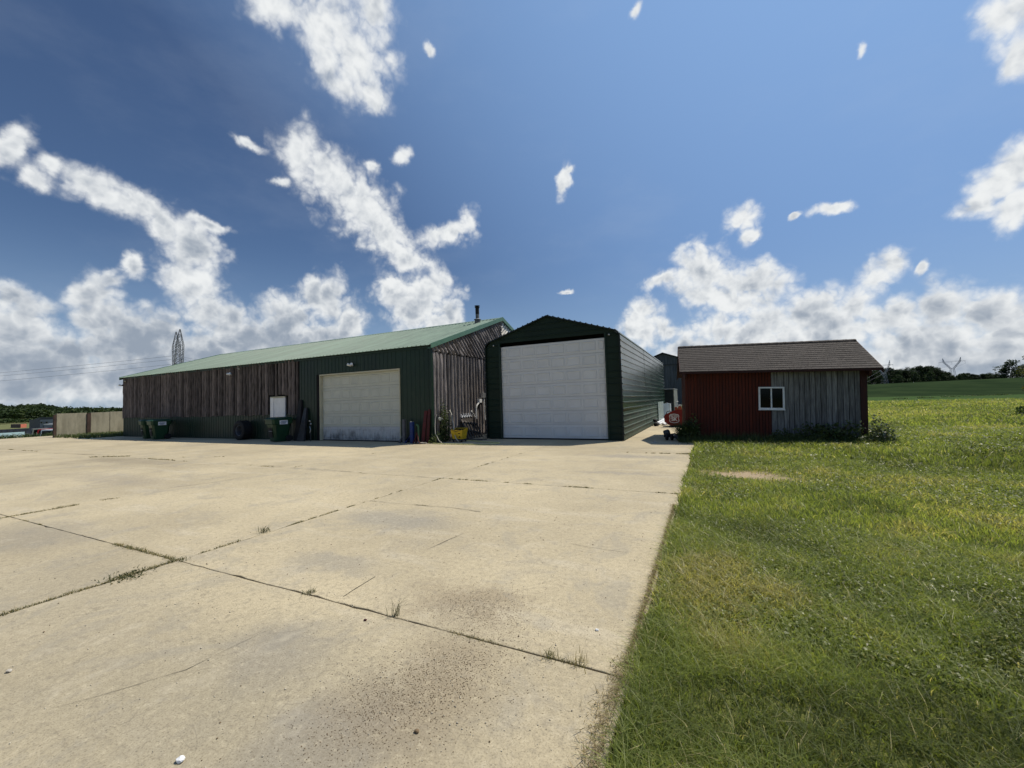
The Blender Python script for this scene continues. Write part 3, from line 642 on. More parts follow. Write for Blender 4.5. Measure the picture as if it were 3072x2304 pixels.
for xx, nm in ((BX1+.10, 'rake_trim'), (BX0-.13, 'rake_trim')):
    for s in (1, -1):
        ya = RY-s*(RY-BY+.15); za = BE-.15*SL
        MB().prism([(ya, za-.12), (RY, RZ-.12), (RY, RZ+.085), (ya, za+.075)], xx, xx+.03, plane='yz').to(nm, 'trim_green', barn)
        MB().prism([(ya, za-.125), (RY, RZ-.125), (RY, RZ-.10), (ya, za-.10)], min(xx, BX1-.05) if xx > -20 else xx, xx+.029 if xx > -20 else BX0+.05, plane='yz').to('soffit', 'trim_green', barn)
MB().box((BX0-.1, BY-.02, BE-.13), (BX1+.1, BY-.001, BE-.045)).to('eave_trim', 'green_steel', barn)
# stove pipe near the far ridge end
px, py = -11.15, 19.1; pz = BE+(py-BY)*SL
ch = MB().lathe([(.16, pz-.1), (.155, pz+.22), (.10, pz+.27), (.10, pz+.75)], 18, Matrix.Translation((px, py, 0))).to('chimney_pipe', 'flue', barn, True)
MB().lathe([(0, pz+.98), (.15, pz+.97), (.15, pz+.95), (.09, pz+.94), (.09, pz+.9), (.14, pz+.89), (.14, pz+.87), (.105, pz+.86), (.105, pz+.5), (0, pz+.5)], 18, Matrix.Translation((px, py, 0))).to('rain_cap', 'black', ch, True)
MB().lathe([(.2, pz+.20), (.2, pz+.225), (.12, pz+.26)], 18, Matrix.Translation((px, py, 0))).to('storm_collar', 'gal', ch, True)
# overhead door in the log barn
def door_sections(parent, x0, x1, z0, z1, ns, y, mat, cols, last=None, half=False, mats=None):
    W_ = x1-x0; H_ = (z1-z0)/ns
    for i in range(ns):
        zz = z0+i*H_; mm = (mats or {}).get(i, mat); bt = .018
        mb = MB().box((0, 0, bt*.3), (W_, .04, H_-bt)).box((0, .012, H_-bt), (W_, .03, H_))
        s = mb.to('door_section', mm, parent, loc=(x0, y, zz))
        pw = W_/cols
        spans = [(k*pw, (k+1)*pw) for k in range(cols)] if not half else [(0, pw*.5)]+[((k+.5)*pw, (k+1.5)*pw) for k in range(cols-1)]+[((cols-.5)*pw, W_)]
        for a, b_ in spans:
            g = .045; e = .014; xa, xb, za, zb = a+g, b_-g, H_*.17, H_*.83
            V = [(xa, 0, za), (xb, 0, za), (xb, 0, zb), (xa, 0, zb)]
            I = [(xa+e, -.017, za+e), (xb-e, -.017, za+e), (xb-e, -.017, zb-e), (xa+e, -.017, zb-e)]
            J = [(xa+e*1.8, -.017, za+e*1.8), (xb-e*1.8, -.017, za+e*1.8), (xb-e*1.8, -.017, zb-e*1.8), (xa+e*1.8, -.017, zb-e*1.8)]
            K = [(xa+e*3.2, -.002, za+e*3.2), (xb-e*3.2, -.002, za+e*3.2), (xb-e*3.2, -.002, zb-e*3.2), (xa+e*3.2, -.002, zb-e*3.2)]
            Fs = []
            for o_ in (0, 4, 8):
                for q in range(4): Fs.append((o_+q, o_+(q+1) % 4, o_+4+(q+1) % 4, o_+4+q))
            Fs.append((12, 13, 14, 15))
            me = MB().add([(p[0], p[1]-.0005, p[2]) for p in V+I+J+K], Fs).mesh('raised_panel', mm)
            o_ = obj('raised_panel', me, s, loc=(0, 0, 0), local=True); o_.location = (0, 0, 0)
door_sections(barn, DX0+.05, DX1-.04, .04, DZ-.06, 5, BY+.15, 'cream_door', 8, mats={0: 'dirty_door'})
MB().box((DX0, BY-.01, .02), (DX0+.05, BY+.21, DZ-.06)).to('door_jamb', 'cream_trim', barn)
MB().box((DX1-.04, BY-.01, .02), (DX1, BY+.21, DZ-.06)).to('door_jamb', 'cream_trim', barn)
MB().box((DX0, BY-.011, DZ-.06), (DX1, BY+.21, DZ)).to('door_header', 'cream_trim', barn)
MB().box((DX0-.17, BY-.03, .02), (DX0-.002, BY+.029, DZ)).to('door_track_cover', 'dark', barn)
MB().box((DX0+.02, BY+.13, .0), (DX1-.02, BY+.2, .04)).to('door_seal', 'black', barn)
# walk-in door
dr = MB().box((MX0+.26, BY+.02, .06), (MX1-.06, BY+.07, MZ-.08)).to('walk_in_door', 'white', barn)
MB().lathe([(0, -.07), (.03, -.06), (.03, -.03), (.012, -.02), (.012, 0)], 10, Matrix.Translation((MX0+.34, BY+.02, 1.0)) @ Matrix.Rotation(R(-90), 4, 'X')).to('door_knob', 'gal', dr, True)
fr = MB().box((MX0, BY-.012, .02), (MX0+.25, BY+.05, MZ-.06)).box((MX1-.05, BY-.012, .02), (MX1, BY+.06, MZ-.06)); fr.to('door_frame', 'white', barn)
MB().box((MX0, BY-.016, MZ-.06), (MX1, BY+.06, MZ)).to('door_frame', 'cream_trim', barn)
MB().box((MX0, BY+.055, .02), (MX1, BY+.075, MZ)).to('door_backing', 'white', barn)
def flood(x, z, n=2, y=BY-.06):
    fb = MB().lathe([(0, 0), (.06, 0), (.055, .04), (0, .05)], 14, Matrix.Translation((x, y, z)) @ Matrix.Rotation(R(90), 4, 'X')).to('floodlight', 'dark_metal', barn, True)
    for s in ([-1, 1] if n == 2 else [-1]):
        mt = Matrix.Translation((x+s*.075, y-.07, z-.015)) @ Euler((R(68), 0, R(s*28))).to_matrix().to_4x4()
        MB().lathe([(0, .13), (.058, .125), (.062, .11), (.045, .0), (.03, -.05), (0, -.055)], 16, mt).to('lamp_head', 'white', fb, True)
flood(-14.575, 3.475, y=BY-.01); flood(-23.679, 3.557); flood(-36.0, 3.494, 1)
def camera_dome(x, z):
    c_ = MB().lathe([(0, 0), (.045, 0), (.05, .03), (.05, .09), (.0, .1)], 14, Matrix.Translation((x, BY-.07, z)) @ Matrix.Rotation(R(90), 4, 'X')).to('security_camera', 'cream_trim', barn, True)
    MB().lathe([(.03, 0), (.028, .02), (0, .025)], 12, Matrix.Translation((x-.02, BY-.168, z)) @ Matrix.Rotation(R(90), 4, 'X')).to('lens', 'black', c_, True)
camera_dome(-22.92, 3.79); camera_dome(-35.6, 3.746)
# electrical boxes and conduit on the gable
EX = BX1+.03
MB().box((EX, 17.46, 1.82), (EX+.12, 17.80, 2.06)).to('meter_box', 'gal', barn)
MB().box((EX, 17.14, 1.58), (EX+.12, 17.38, 1.76), Matrix.Identity(4)).to('junction_box', 'white', barn)
MB().tube([(EX+.07, 17.66, 1.82), (EX+.07, 17.67, 1.5), (EX+.06, 17.7, 1.1), (EX+.06, 17.75, .7)], .03).to('conduit', 'pvc', barn, True)
MB().tube([(EX+.07, 17.2, 1.6), (EX+.07, 16.98, 1.47), (EX+.07, 16.88, 1.35), (EX+.07, 16.88, .8)], .04).to('conduit', 'pvc', barn, True)
MB().tube([(BX1+.1, 18.05, .02), (BX1+.1, 18.05, 3.7)], .02).to('conduit', 'gal', barn, True)

# ------------------------------------------------------------------ green steel garage
GX0, GX1, GY, GE, GYE = -8.68, -2.86, 15.5, 4.10, 31.7; GC = (GX0+GX1)/2; GP = 5.02
gar = thing('steel_garage', 'tall green ribbed steel garage with a rounded eave and a big white panelled overhead door', 'garage', (GC, (GY+GYE)/2, 0))
def gprofile():
    """cross-section path (x,z) from the foot of the left wall over the roof to the right foot"""
    P = [(GX0, .03)]; r = .32; th = math.atan((GP-GE)/((GX1-GX0)/2))
    zz = GE-.20; P.append((GX0, zz))
    for i in range(1, 7):
        a = (math.pi/2-th)*i/6; P.append((GX0+r*(1-math.cos(a)), zz+r*math.sin(a)))
    lx, lz = P[-1]; P.append((GC, lz+(GC-lx)*math.tan(th))); 
    return P+[(2*GC-a, b) for a, b in P[-2::-1]]
PR = gprofile()
GPZ = PR[len(PR)//2][1]
def ribbed(path, off=0., rh=.03, pitch=.2345):
    """resample the path, putting outward ribs every pitch"""
    seg = [(Vector(a), Vector(b)) for a, b in zip(path[:-1], path[1:])]; out = []; s0 = 0; nxt = pitch*.5
    for a, b in seg:
        d = (b-a); ln = d.length; d /= ln; nrm = Vector((-d.y, d.x)); out.append((a+nrm*off, s0))
        while nxt < s0+ln:
            q = nxt-s0
            for e, h in ((-.03, 0), (-.014, rh), (.014, rh), (.03, 0)):
                t = q+e
                if 0 < t < ln: out.append((a+d*t+nrm*(h+off), s0+t))
            nxt += pitch
        s0 += ln
    out.append((Vector(path[-1]), s0)); return out
RB = ribbed(PR)
tot = RB[-1][1]; step = .2345*4; nst = int(math.ceil(tot/step))
YS = [(GY-.10, 21.6), (21.585, 27.0), (26.985, GYE)]
for k in range(nst):
    a, b_ = k*step, min(tot, (k+1)*step)
    def interp(s):
        for (p, sp), (q, sq) in zip(RB[:-1], RB[1:]):
            if sp <= s <= sq: return p+(q-p)*((s-sp)/max(1e-9, sq-sp))
        return RB[-1][0]
    pts = [interp(a)]+[p for p, s in RB if a+1e-4 < s < b_-1e-4]+[interp(b_-.003)]
    mid = interp((a+b_)/2)
    for iy, (ya, yb) in enumerate(YS):
        dx = (.0, .014, .0)[iy]; n = len(pts); wall = (mid.x > GX1-.1) or (mid.x < GX0+.1)
        dip = .045 if iy == 1 else 0.0
        def PT(p, y):
            sx = (p.x-GC); return (GC+sx*(1+(.002 if iy == 1 else 0)), y, p.y+(0 if p.y < 3 else -.018*(y > 24)))
        Vv = [PT(p, ya) for p in pts]+[PT(p, yb) for p in pts]
        Vi = []
        for p in pts:
            nrm = Vector((GC-p.x, 2.0-p.y)).normalized()*.006; Vi.append(p+nrm)
        Vv += [PT(p, ya) for p in Vi]+[PT(p, yb) for p in Vi]
        Fs = [(i, i+1, i+1+n, i+n) for i in range(n-1)]+[(i+2*n, i+1+2*n, i+1+3*n, i+3*n)[::-1] for i in range(n-1)]
        Fs += [(i, i+1, i+1+2*n, i+2*n) for i in range(n-1)]+[(i+n, i+1+n, i+1+3*n, i+3*n) for i in range(n-1)]
        MB().add(Vv, Fs).to('wall_panel' if wall else 'roof_panel', 'green_old' if (wall and mid.y < 1.0 and mid.x > GC) else 'green_gar', gar)
# front end wall: horizontal ribbed sheeting, in strips beside and above the door
HX0, HX1, HZ, HG = -7.967, -3.471, 3.94, 4.09
def ztop(x):
    for (a, b) in zip(PR[:-1], PR[1:]):
        if min(a[0], b[0]) <= x <= max(a[0], b[0]) and abs(a[0]-b[0]) > 1e-6: return a[1]+(b[1]-a[1])*(x-a[0])/(b[0]-a[0])
    return GE
def front_piece(x0, x1, z0, z1, y=GY):
    """rib-profiled sheet, ribs running along x, clipped under the roof outline"""
    nx = max(2, int((x1-x0)/.3)) if z1 > 3.6 else 1; xs = [x0+(x1-x0)*i/nx for i in range(nx+1)]
    zs = [(z0, 0)]; z = math.ceil((z0-.03)/.2345)*.2345+.03
    while z < z1-.03:
        if z > z0+.03: zs += [(z-.03, 0), (z-.014, -.02), (z+.014, -.02), (z+.03, 0)]
        z += .2345
    zs.append((z1, 0)); V = []; Fs = []
    for (z, yy) in zs:
        for x_ in xs: V.append((x_, y+yy, min(z, ztop(x_)-.012)))
    n = len(xs)
    for i in range(len(zs)-1):
        for j in range(n-1): Fs.append((i*n+j, i*n+j+1, (i+1)*n+j+1, (i+1)*n+j))
    o0 = len(V); V += [(a, y+.02, c) for a, _, c in V]
    Fs += [tuple(o0+i for i in f)[::-1] for f in Fs]
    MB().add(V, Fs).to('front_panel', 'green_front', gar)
for (x0, x1) in ((GX0+.012, HX0-.055), (HX1+.055, GX1-.012)):
    zz = .03
    while zz < HG:
        z2 = min(zz+.938, HG); front_piece(x0, x1, zz, z2); zz = z2
for (x0, x1) in ((GX0+.012, -6.8), (-6.8, -4.7), (-4.7, GX1-.012)): front_piece(x0, x1, HG, GPZ+.05)
MB().prism([(GX0+.15, 0.01), (GX1-.15, .01), (GX1-.15, 4.0), (GX1-.4, 4.12), (GC, GPZ-.1), (GX0+.4, 4.12), (GX0+.15, 4.0)], GY+.5, GY+.55).to('gap_shade_sheet', 'dark', gar)  # added black sheet, paints the interior shade seen in the gap over the door
MB().box((HX0-.055, GY-.03, .0), (HX0-.003, GY+.12, HG-.001)).to('door_trim', 'green_steel', gar)
MB().box((HX1+.003, GY-.03, .0), (HX1+.055, GY+.12, HG-.001)).to('door_trim', 'green_steel', gar)
door_sections(gar, HX0+.002, HX1-.002, .05, HZ, 7, GY+.09, 'white_door', 7, half=True)
MB().box((HX0, GY+.08, .0), (HX1, GY+.13, .05)).to('door_seal', 'black', gar)
tr_ = MB()
for (a, b_) in zip(PR[:-1], PR[1:]):
    a = Vector(a); b_ = Vector(b_); d = (b_-a).normalized(); nn = Vector((d.y, -d.x))*.05
    tr_.add([(a.x, GY-.105, a.y), (b_.x, GY-.105, b_.y), (b_.x+nn.x, GY-.105, b_.y+nn.y), (a.x+nn.x, GY-.105, a.y+nn.y), (a.x, GY-.08, a.y), (b_.x, GY-.08, b_.y), (b_.x+nn.x, GY-.08, b_.y+nn.y), (a.x+nn.x, GY-.08, a.y+nn.y)], [(0, 1, 2, 3), (4, 7, 6, 5), (0, 4, 5, 1), (3, 2, 6, 7)])
tr_.to('edge_trim', 'boxdark', gar)
MB().box((GX0+.1, GYE-.05, .0), (GX1-.1, GYE-.02, GE-.1)).to('rear_wall', 'green_gar', gar)
for x_ in (GX0+.42, GX1-.42):
    MB().lathe([(0, 0), (.03, .0), (.03, .04), (0, .05)], 10, Matrix.Translation((x_, GY-.02, 4.02)) @ Matrix.Rotation(R(90), 4, 'X')).to('bolt_cap', 'gal', gar, True)

# ------------------------------------------------------------------ red and grey shed (sagging to its right)
SOX, SOY, SOZ = -.779, 15.807, .05; SYAW = .088; SROLL = .031
SLn, SOL, SOR, SOE, SZE, SDR, SZR = 5.244, .16, .29, .285, 2.394, 1.60, 3.49
shed = thing('garden_shed', 'small shed with brown shingled roof, half red, half grey wall and white window', 'shed', (SOX, SOY, SOZ), rot=Euler((0, SROLL, SYAW), 'XYZ'))
SDP = 2*SDR
def spart(mb, name, mat, parent=None, smooth=False, **k):
    return obj(name, mb.mesh(name, mat, smooth), parent or shed, local=True, **k)
SS = (SZR-SZE)/(SDR+SOE); 
def sroof(y): return SZE+(y+SOE)*SS if y < SDR else SZE+(2*SDR-y+SOE)*SS
mb = MB()
WX0, WX1, WZ0, WZ1 = 2.30, 3.01, 1.12, 1.83
wt = SZE+SOE*SS-.10
for a, b_, c_, d_ in ((0.02, WX0, -.35, wt), (WX1, SLn-.02, -.35, wt), (WX0, WX1, -.35, WZ0), (WX0, WX1, WZ1, wt)): mb.box((a, .03, c_), (b_, .1, d_))
for xa in (.02, SLn-.1): mb.prism([(.1, -.35), (SDP-.02, -.35), (SDP-.02, wt), (SDR, SZR-.12), (.1, wt)], xa, xa+.08, plane='yz')
mb.box((.1, SDP-.1, -.35), (SLn-.1, SDP-.021, wt-.01)); spart(mb, 'wall', 'dark')
rs = random.Random(3)
def sboard(w_, h, mat, seed, zc=0):
    r_ = random.Random(seed); V = [(0.004, 0, 0), (w_-.004, 0, 0), (w_-.004, 0, h), (.004, 0, h)]
    return MB().add([(.005, .0, 0), (.009, -.018, 0), (w_-.009, -.018, 0), (w_-.005, 0, 0), (.005, 0, h), (.009, -.018, h), (w_-.009, -.018, h), (w_-.005, 0, h)],
                    [(0, 1, 5, 4), (1, 2, 6, 5), (2, 3, 7, 6), (0, 3, 2, 1), (4, 5, 6, 7), (0, 4, 7, 3)]).mesh('siding_board', mat)
bw = {'red_siding': .1016, 'grey_siding': .152}
cache = {}
def run_boards(x0, x1, z0, z1, mat):
    w_ = bw[mat]; n = max(1, round((x1-x0)/w_)); w2 = (x1-x0)/n
    for i in range(n):
        key = (round(w2, 3), round(z1-z0, 3), mat)
        if key not in cache: cache[key] = sboard(w2, z1-z0, mat, 1)
        obj('siding_board', cache[key], shed, loc=(x0+i*w2, .03-rs.uniform(0, .003), z0), local=True)
SPX = 2.657; ST = wt+.02
run_boards(.09, WX0, -.1, ST, 'red_siding'); run_boards(WX0, SPX, -.1, WZ0, 'red_siding'); run_boards(WX0, SPX, WZ1, ST, 'red_siding')
run_boards(SPX, WX1, -.1, WZ0, 'grey_siding'); run_boards(SPX, WX1, WZ1, ST, 'grey_siding'); run_boards(WX1, SLn-.17, -.1, ST, 'grey_siding')
spart(MB().box((0, -.012, -.12), (.09, .031, ST)), 'corner_board', 'red_siding'); spart(MB().box((SLn-.17, -.014, -.12), (SLn, .031, ST)), 'corner_board', 'brown_trim')
for xa in (0.0, SLn-.021): spart(MB().prism([(.031, -.12), (SDP, -.12), (SDP, wt), (SDR, SZR-.1), (.031, wt)], xa, xa+.02, plane='yz'), 'gable_siding', 'red_siding')
# window
win = spart(MB().box((WX0-.02, -.03, WZ0-.02), (WX0+.03, .02, WZ1+.02)).box((WX1-.03, -.03, WZ0-.02), (WX1+.02, .02, WZ1+.02)).box((WX0+.03, -.03, WZ0-.02), (WX1-.03, .02, WZ0+.03)).box((WX0+.03, -.03, WZ1-.03), (WX1-.03, .02, WZ1+.02)), 'window', 'white_wood')
for nm, a, b_ in (('sash', WX0+.03, (WX0+WX1)/2-.02), ('sash', (WX0+WX1)/2+.02, WX1-.03)):
    spart(MB().box((a, .015, WZ0+.03), (b_, .022, WZ1-.03)), 'pane', 'glass', win)
spart(MB().box(((WX0+WX1)/2-.02, -.01, WZ0+.031), ((WX0+WX1)/2+.02, .028, WZ1-.031)), 'mullion', 'white_wood', win)
spart(MB().box((WX0-.03, -.05, WZ0-.05), (WX1+.03, .02, WZ0-.022)), 'sill', 'white_wood', win)
# roof deck, shingles one by one on the front slope
spart(MB().prism([(-SOE+.01, SZE-.05), (SDR, SZR-.05), (SDP+SOE, SZE-.05), (SDP+SOE, SZE-.01), (SDR, SZR-.012), (-SOE+.01, SZE-.012)], -SOL+.01, SLn+SOR-.01, plane='yz'), 'roof_deck', 'brown_trim')
sl_a = math.atan(SS); rows = 14; sl_len = (SDR+SOE)/math.cos(sl_a); rhh = sl_len/rows
def shingle(w_, seed, mat='shingle'):
    r_ = random.Random(seed); j = [r_.uniform(-.004, .004) for _ in range(2)]; th = .011+r_.uniform(0, .004)
    return MB().add([(.002, j[0], th+.006), (w_-.002, j[1], th+.006), (w_-.002, rhh*1.15, th*.5), (.002, rhh*1.15, th*.5), (.002, j[0], .002), (w_-.002, j[1], .002)],
                    [(0, 1, 2, 3), (0, 4, 5, 1), (0, 3, 4), (1, 5, 2)]).mesh('shingle', mat)
SHM = {}
tw = .30
for r_ in range(rows):
    x = -SOL-(r_ % 2)*tw*.5
    while x < SLn+SOR-.01:
        a = max(x, -SOL); b_ = min(x+tw, SLn+SOR); ww = b_-a
        if ww > .02:
            key = (round(ww, 3), rs.randrange(3))
            if key not in SHM: SHM[key] = shingle(ww, hash(key) % 1000)
            s_ = r_*rhh
            obj('shingle', SHM[key], shed, loc=(a, -SOE+s_*math.cos(sl_a), SZE+s_*math.sin(sl_a)), rot=(sl_a, 0, 0), local=True)
        x += tw
mb = MB(); 
for r_ in range(rows):
    s_ = r_*rhh; y_ = SDP+SOE-s_*math.cos(sl_a); z_ = SZE+s_*math.sin(sl_a); y2 = y_-rhh*math.cos(sl_a); z2 = z_+rhh*math.sin(sl_a)
    mb.add([(-SOL, y_, z_+.02), (SLn+SOR, y_, z_+.02), (SLn+SOR, y2, z2+.006), (-SOL, y2, z2+.006)], [(0, 1, 2, 3)])
spart(mb, 'rear_shingles', 'shingle', kind='stuff')
x = -SOL
while x < SLn+SOR-.02:
    b_ = min(x+.26, SLn+SOR); cp = MB()
    cp.add([(x, SDR-.11, SZR-.035+.02), (b_+.01, SDR-.11, SZR-.035+.028), (b_+.01, SDR, SZR+.042), (x, SDR, SZR+.034), (b_+.01, SDR+.11, SZR-.007), (x, SDR+.11, SZR-.015), (x, SDR-.11, SZR-.06), (b_+.01, SDR-.11, SZR-.06)], [(0, 1, 2, 3), (3, 2, 4, 5), (6, 7, 1, 0)])
    spart(cp, 'ridge_shingle', 'shingle'); x += .26
for xa in (-SOL-.025, SLn+SOR-.004):
    for s in (1, -1):
        ya = SDR-s*(SDR+SOE)
        spart(MB().prism([(ya, SZE-.13), (SDR, SZR-.13), (SDR, SZR+.012), (ya, SZE+.012)], xa, xa+.028, plane='yz'), 'rake_board', 'brown_trim')
spart(MB().box((-SOL, -SOE-.02, SZE-.07), (SLn+SOR, -SOE+.008, SZE-.004)), 'fascia', 'brown_trim')
for xx in (SLn-.03, -.02): spart(MB().prism([(-SOE+.02, SZE-.16), (-SOE+.12, SZE-.24), (0, SZE-.14), (0, SZE-.04), (-SOE+.02, SZE-.06)], xx, xx+.06, plane='yz'), 'rafter_tail', 'brown_trim')

# ------------------------------------------------------------------ far grey barn, dark box, clutter in the gap
fb = thing('far_barn', 'tall weathered grey board barn rising behind the gap between garage and shed', 'barn', (-4.2, 50, 0))
FX0, FX1, FY, FP = -11.0, 2.6, 46.6, 6.29; FE = FP-.37*6.8
MB().prism([(FX0+.05, 0), (FX1-.05, 0), (FX1-.05, FE), (-4.2, FP-.03), (FX0+.05, FE)], FY+.03, FY+14).to('wall', 'batten', fb)
def ftop(x): return FP-.37*abs(x+4.2)
mb1, mb2 = MB(), MB(); x = FX0
while x < FX1-.05:
    w_ = rs.uniform(.24, .32); w_ = min(w_, FX1-x); xc = x+w_/2; d_ = rs.uniform(0, .015)
    mb1.box((x+.008, FY+.0-d_, .02), (x+w_-.008, FY+.029, min(5.0, ftop(xc)-.05)+rs.uniform(-.02, 0)))
    if ftop(xc) > 5.1: mb2.prism([(x+.008, 5.03), (x+w_-.008, 5.03), (x+w_-.008, ftop(x+w_)-.04), (x+.008, ftop(x)-.04)], FY-.05-d_, FY+.0-.02)
    x += w_
mb1.to('lower_boards', 'far_board', fb, kind='stuff'); mb2.to('gable_boards', 'far_board', fb, kind='stuff')
MB().box((FX0, FY-.08, 4.98), (FX1, FY-.051, 5.04)).to('drip_board', 'dark_metal', fb)
for s in (1, -1):
    xa = -4.2-s*7.1; MB().prism([(xa, ftop(xa)-.0), (-4.2, FP), (-4.2, FP+.07), (xa, ftop(xa)+.07)], FY-.25, FY+14.2).to('roof', 'dark_metal', fb)
bx = thing('dark_container', 'dark green box trailer with a grey end standing in front of the far grey barn', 'trailer', (-3.6, 33.5, 0))
MB().box((-5.2, 32.2, .45), (-2.31, 36, 2.12)).to('body', 'boxdark', bx)
MB().box((-5.25, 32.1, 2.12), (-2.24, 36.1, 2.19)).to('lid', 'gal', bx)
MB().box((-2.309, 32.25, .5), (-2.25, 35.9, 2.1)).to('side_panel', 'boxgrey', bx)
MB().box((-5.1, 32.3, 1.05), (-2.35, 32.19, 1.1)).to('seam', 'dark_metal', bx)
for x_, y_ in ((-5.0, 32.6), (-2.5, 32.6), (-5.0, 35.4), (-2.5, 35.4)):
    MB().lathe([(0, -.09), (.33, -.09), (.36, -.05), (.36, .05), (.33, .09), (0, .09)], 16, Matrix.Translation((x_, y_, .36)) @ Matrix.Rotation(R(90), 4, 'Y')).to('wheel', 'black', bx, True)
tk = thing('white_cabinet', 'white rounded cabinet tank standing at the rear corner of the green garage', 'tank', (-2.55, 30.2, 0))
pr = [(-2.84, 30.0), (-2.80, 29.93), (-2.40, 29.93), (-2.36, 30.0), (-2.36, 30.5), (-2.84, 30.5)]
MB().prism([(a, b_) for a, b_ in pr], .05, 1.1, plane='xy').to('body', 'bluish_white', tk)
MB().box((-2.38, 29.9, .04), (-2.34, 29.96, 1.12)).to('edge_strip', 'white', tk)
MB().lathe([(0, 1.16), (.1, 1.15), (.11, 1.1)], 12, Matrix.Translation((-2.6, 30.2, 0))).to('cap', 'gal', tk, True)
tag(MB().box((-2.78, 26.4, .1), (-2.77, 29.6, 1.28)).to('clear_panel', 'sheet'), 'hazy see-through plastic panel leaning on the lower rear wall of the green garage', 'panel')
tag(MB().box((-2.74, 24.2, .05), (-2.62, 29.8, .14)).box((-2.60, 24.6, .02), (-2.5, 29.6, .08)).to('white_boards', 'white'), 'long white boards lying along the foot of the garage side wall', 'boards')
rs2 = random.Random(5)
def lump(cx, cy, cz, sx, sy, sz, seed, n=2):
    import bmesh
    bm = bmesh.new(); bmesh.ops.create_icosphere(bm, subdivisions=n, radius=1); r_ = random.Random(seed)
    for v in bm.verts:
        k = 1+r_.uniform(-.22, .18); v.co = Vector((v.co.x*sx*k+cx, v.co.y*sy*k+cy, v.co.z*sz*k+cz))
    me = bpy.data.meshes.new('l'); bm.to_mesh(me); bm.free(); V = [tuple(v.co) for v in me.vertices]; Fs = [tuple(p.vertices) for p in me.polygons]; bpy.data.meshes.remove(me); return V, Fs
tag(MB().add(*lump(-2.62, 23.6, .1, .16, .2, .12, 1)).add(*lump(-2.72, 23.95, .28, .12, .14, .1, 2)).to('black_bag', 'black'), 'black crumpled bag at the end of the white boards by the garage wall', 'bag')
tag(MB().add(*lump(-2.25, 24.2, .08, .16, .25, .09, 3)).to('white_sack', 'white'), 'white sack on the concrete next to the red snow plow', 'sack')
# red plow blade with emblem
pl = thing('snow_plow', 'red box snow plow with a white emblem, standing on the concrete left of the shed', 'snow plow', (-1.25, 22.9, 0))
PXL = -2.13
out = [(PXL, .36), (PXL+.02, .26), (PXL+.17, .13), (PXL+.32, .06), (-.3, .06), (-.3, .86), (-.9, .90), (PXL+.55, .88), (PXL+.35, .80), (PXL+.06, .66), (PXL, .58)]
MB().prism(out, 22.86, 22.90).to('end_plate', 'plow', pl)
MB().prism([(PXL+.10, .3), (PXL+.35, .12), (-.3, .12), (-.3, .8), (PXL+.5, .78), (PXL+.12, .6)], 22.90, 23.8).to('blade', 'plow', pl)
MB().box((PXL+.22, 22.84, .0), (-.3, 22.92, .07)).to('cutting_edge', 'black', pl)
MB().tube([(PXL+.10, 22.88, .66), (PXL+.15, 22.88, .80), (PXL+.30, 22.88, .84), (PXL+.36, 22.88, .76)], .02).to('handle', 'dark_metal', pl, True)
for k, (x_, z_, a) in enumerate([(-1.45, .9, 20), (-1.3, .95, -18), (-1.08, .93, 34), (-.95, .9, 10), (-1.55, .88, -5)]):
    MB().box((-.05, 0, 0), (.05, .05, .2), Matrix.Translation((x_, 23.0+k*.05, z_-.05)) @ Matrix.Rotation(R(a), 4, 'Y')).to('tine', 'orange', pl)
MB().tube([(-1.12, 22.85, .48), (-.95, 22.85, .3)], .012).to('rod', 'orange', pl); MB().tube([(-1.12, 22.85, .5), (-.9, 22.85, .75)], .01).to('rod', 'orange', pl)
cxm, czm = -1.64, .44
def oct_(s):
    P = []; 
    for x_, z_ in ((-.20, .23), (0, .27), (.20, .23), (.25, .13), (.21, 0), (.25, -.12), (.19, -.22), (0, -.26), (-.19, -.22), (-.25, -.12), (-.21, 0), (-.25, .13)): P.append((cxm+x_*s, czm+z_*s*.93))
    return P
o1, o2 = oct_(1.0), oct_(.87); n = len(o1)
em = MB().add([(a, 22.853, b_) for a, b_ in o1]+[(a, 22.853, b_) for a, b_ in o2]+[(a, 22.858, b_) for a, b_ in o1]+[(a, 22.858, b_) for a, b_ in o2], [(i, (i+1) % n, (i+1) % n+n, i+n) for i in range(n)]).to('emblem', 'white', pl)
def text(s, size, x_, y_, z_, name, mat, parent, bold=.0, rotz=0, ext=.002):
    cu = bpy.data.curves.new(name, 'FONT'); cu.body = s; cu.size = size; cu.align_x = 'CENTER'; cu.extrude = ext; cu.offset = bold
    to = bpy.data.objects.new('tmp', cu); COL.objects.link(to); dg = bpy.context.evaluated_depsgraph_get(); me = bpy.data.meshes.new_from_object(to.evaluated_get(dg)); bpy.data.objects.remove(to)
    me.materials.clear(); me.materials.append(MT[mat]); me.name = name
    return obj(name, me, parent, loc=(x_, y_, z_), rot=(R(90), 0, rotz))
text('BOSS', .155, cxm, 22.853, .515, 'lettering', 'white', em, .003); text('SK', .25, cxm, 22.853, .325, 'lettering', 'white', em, .010)
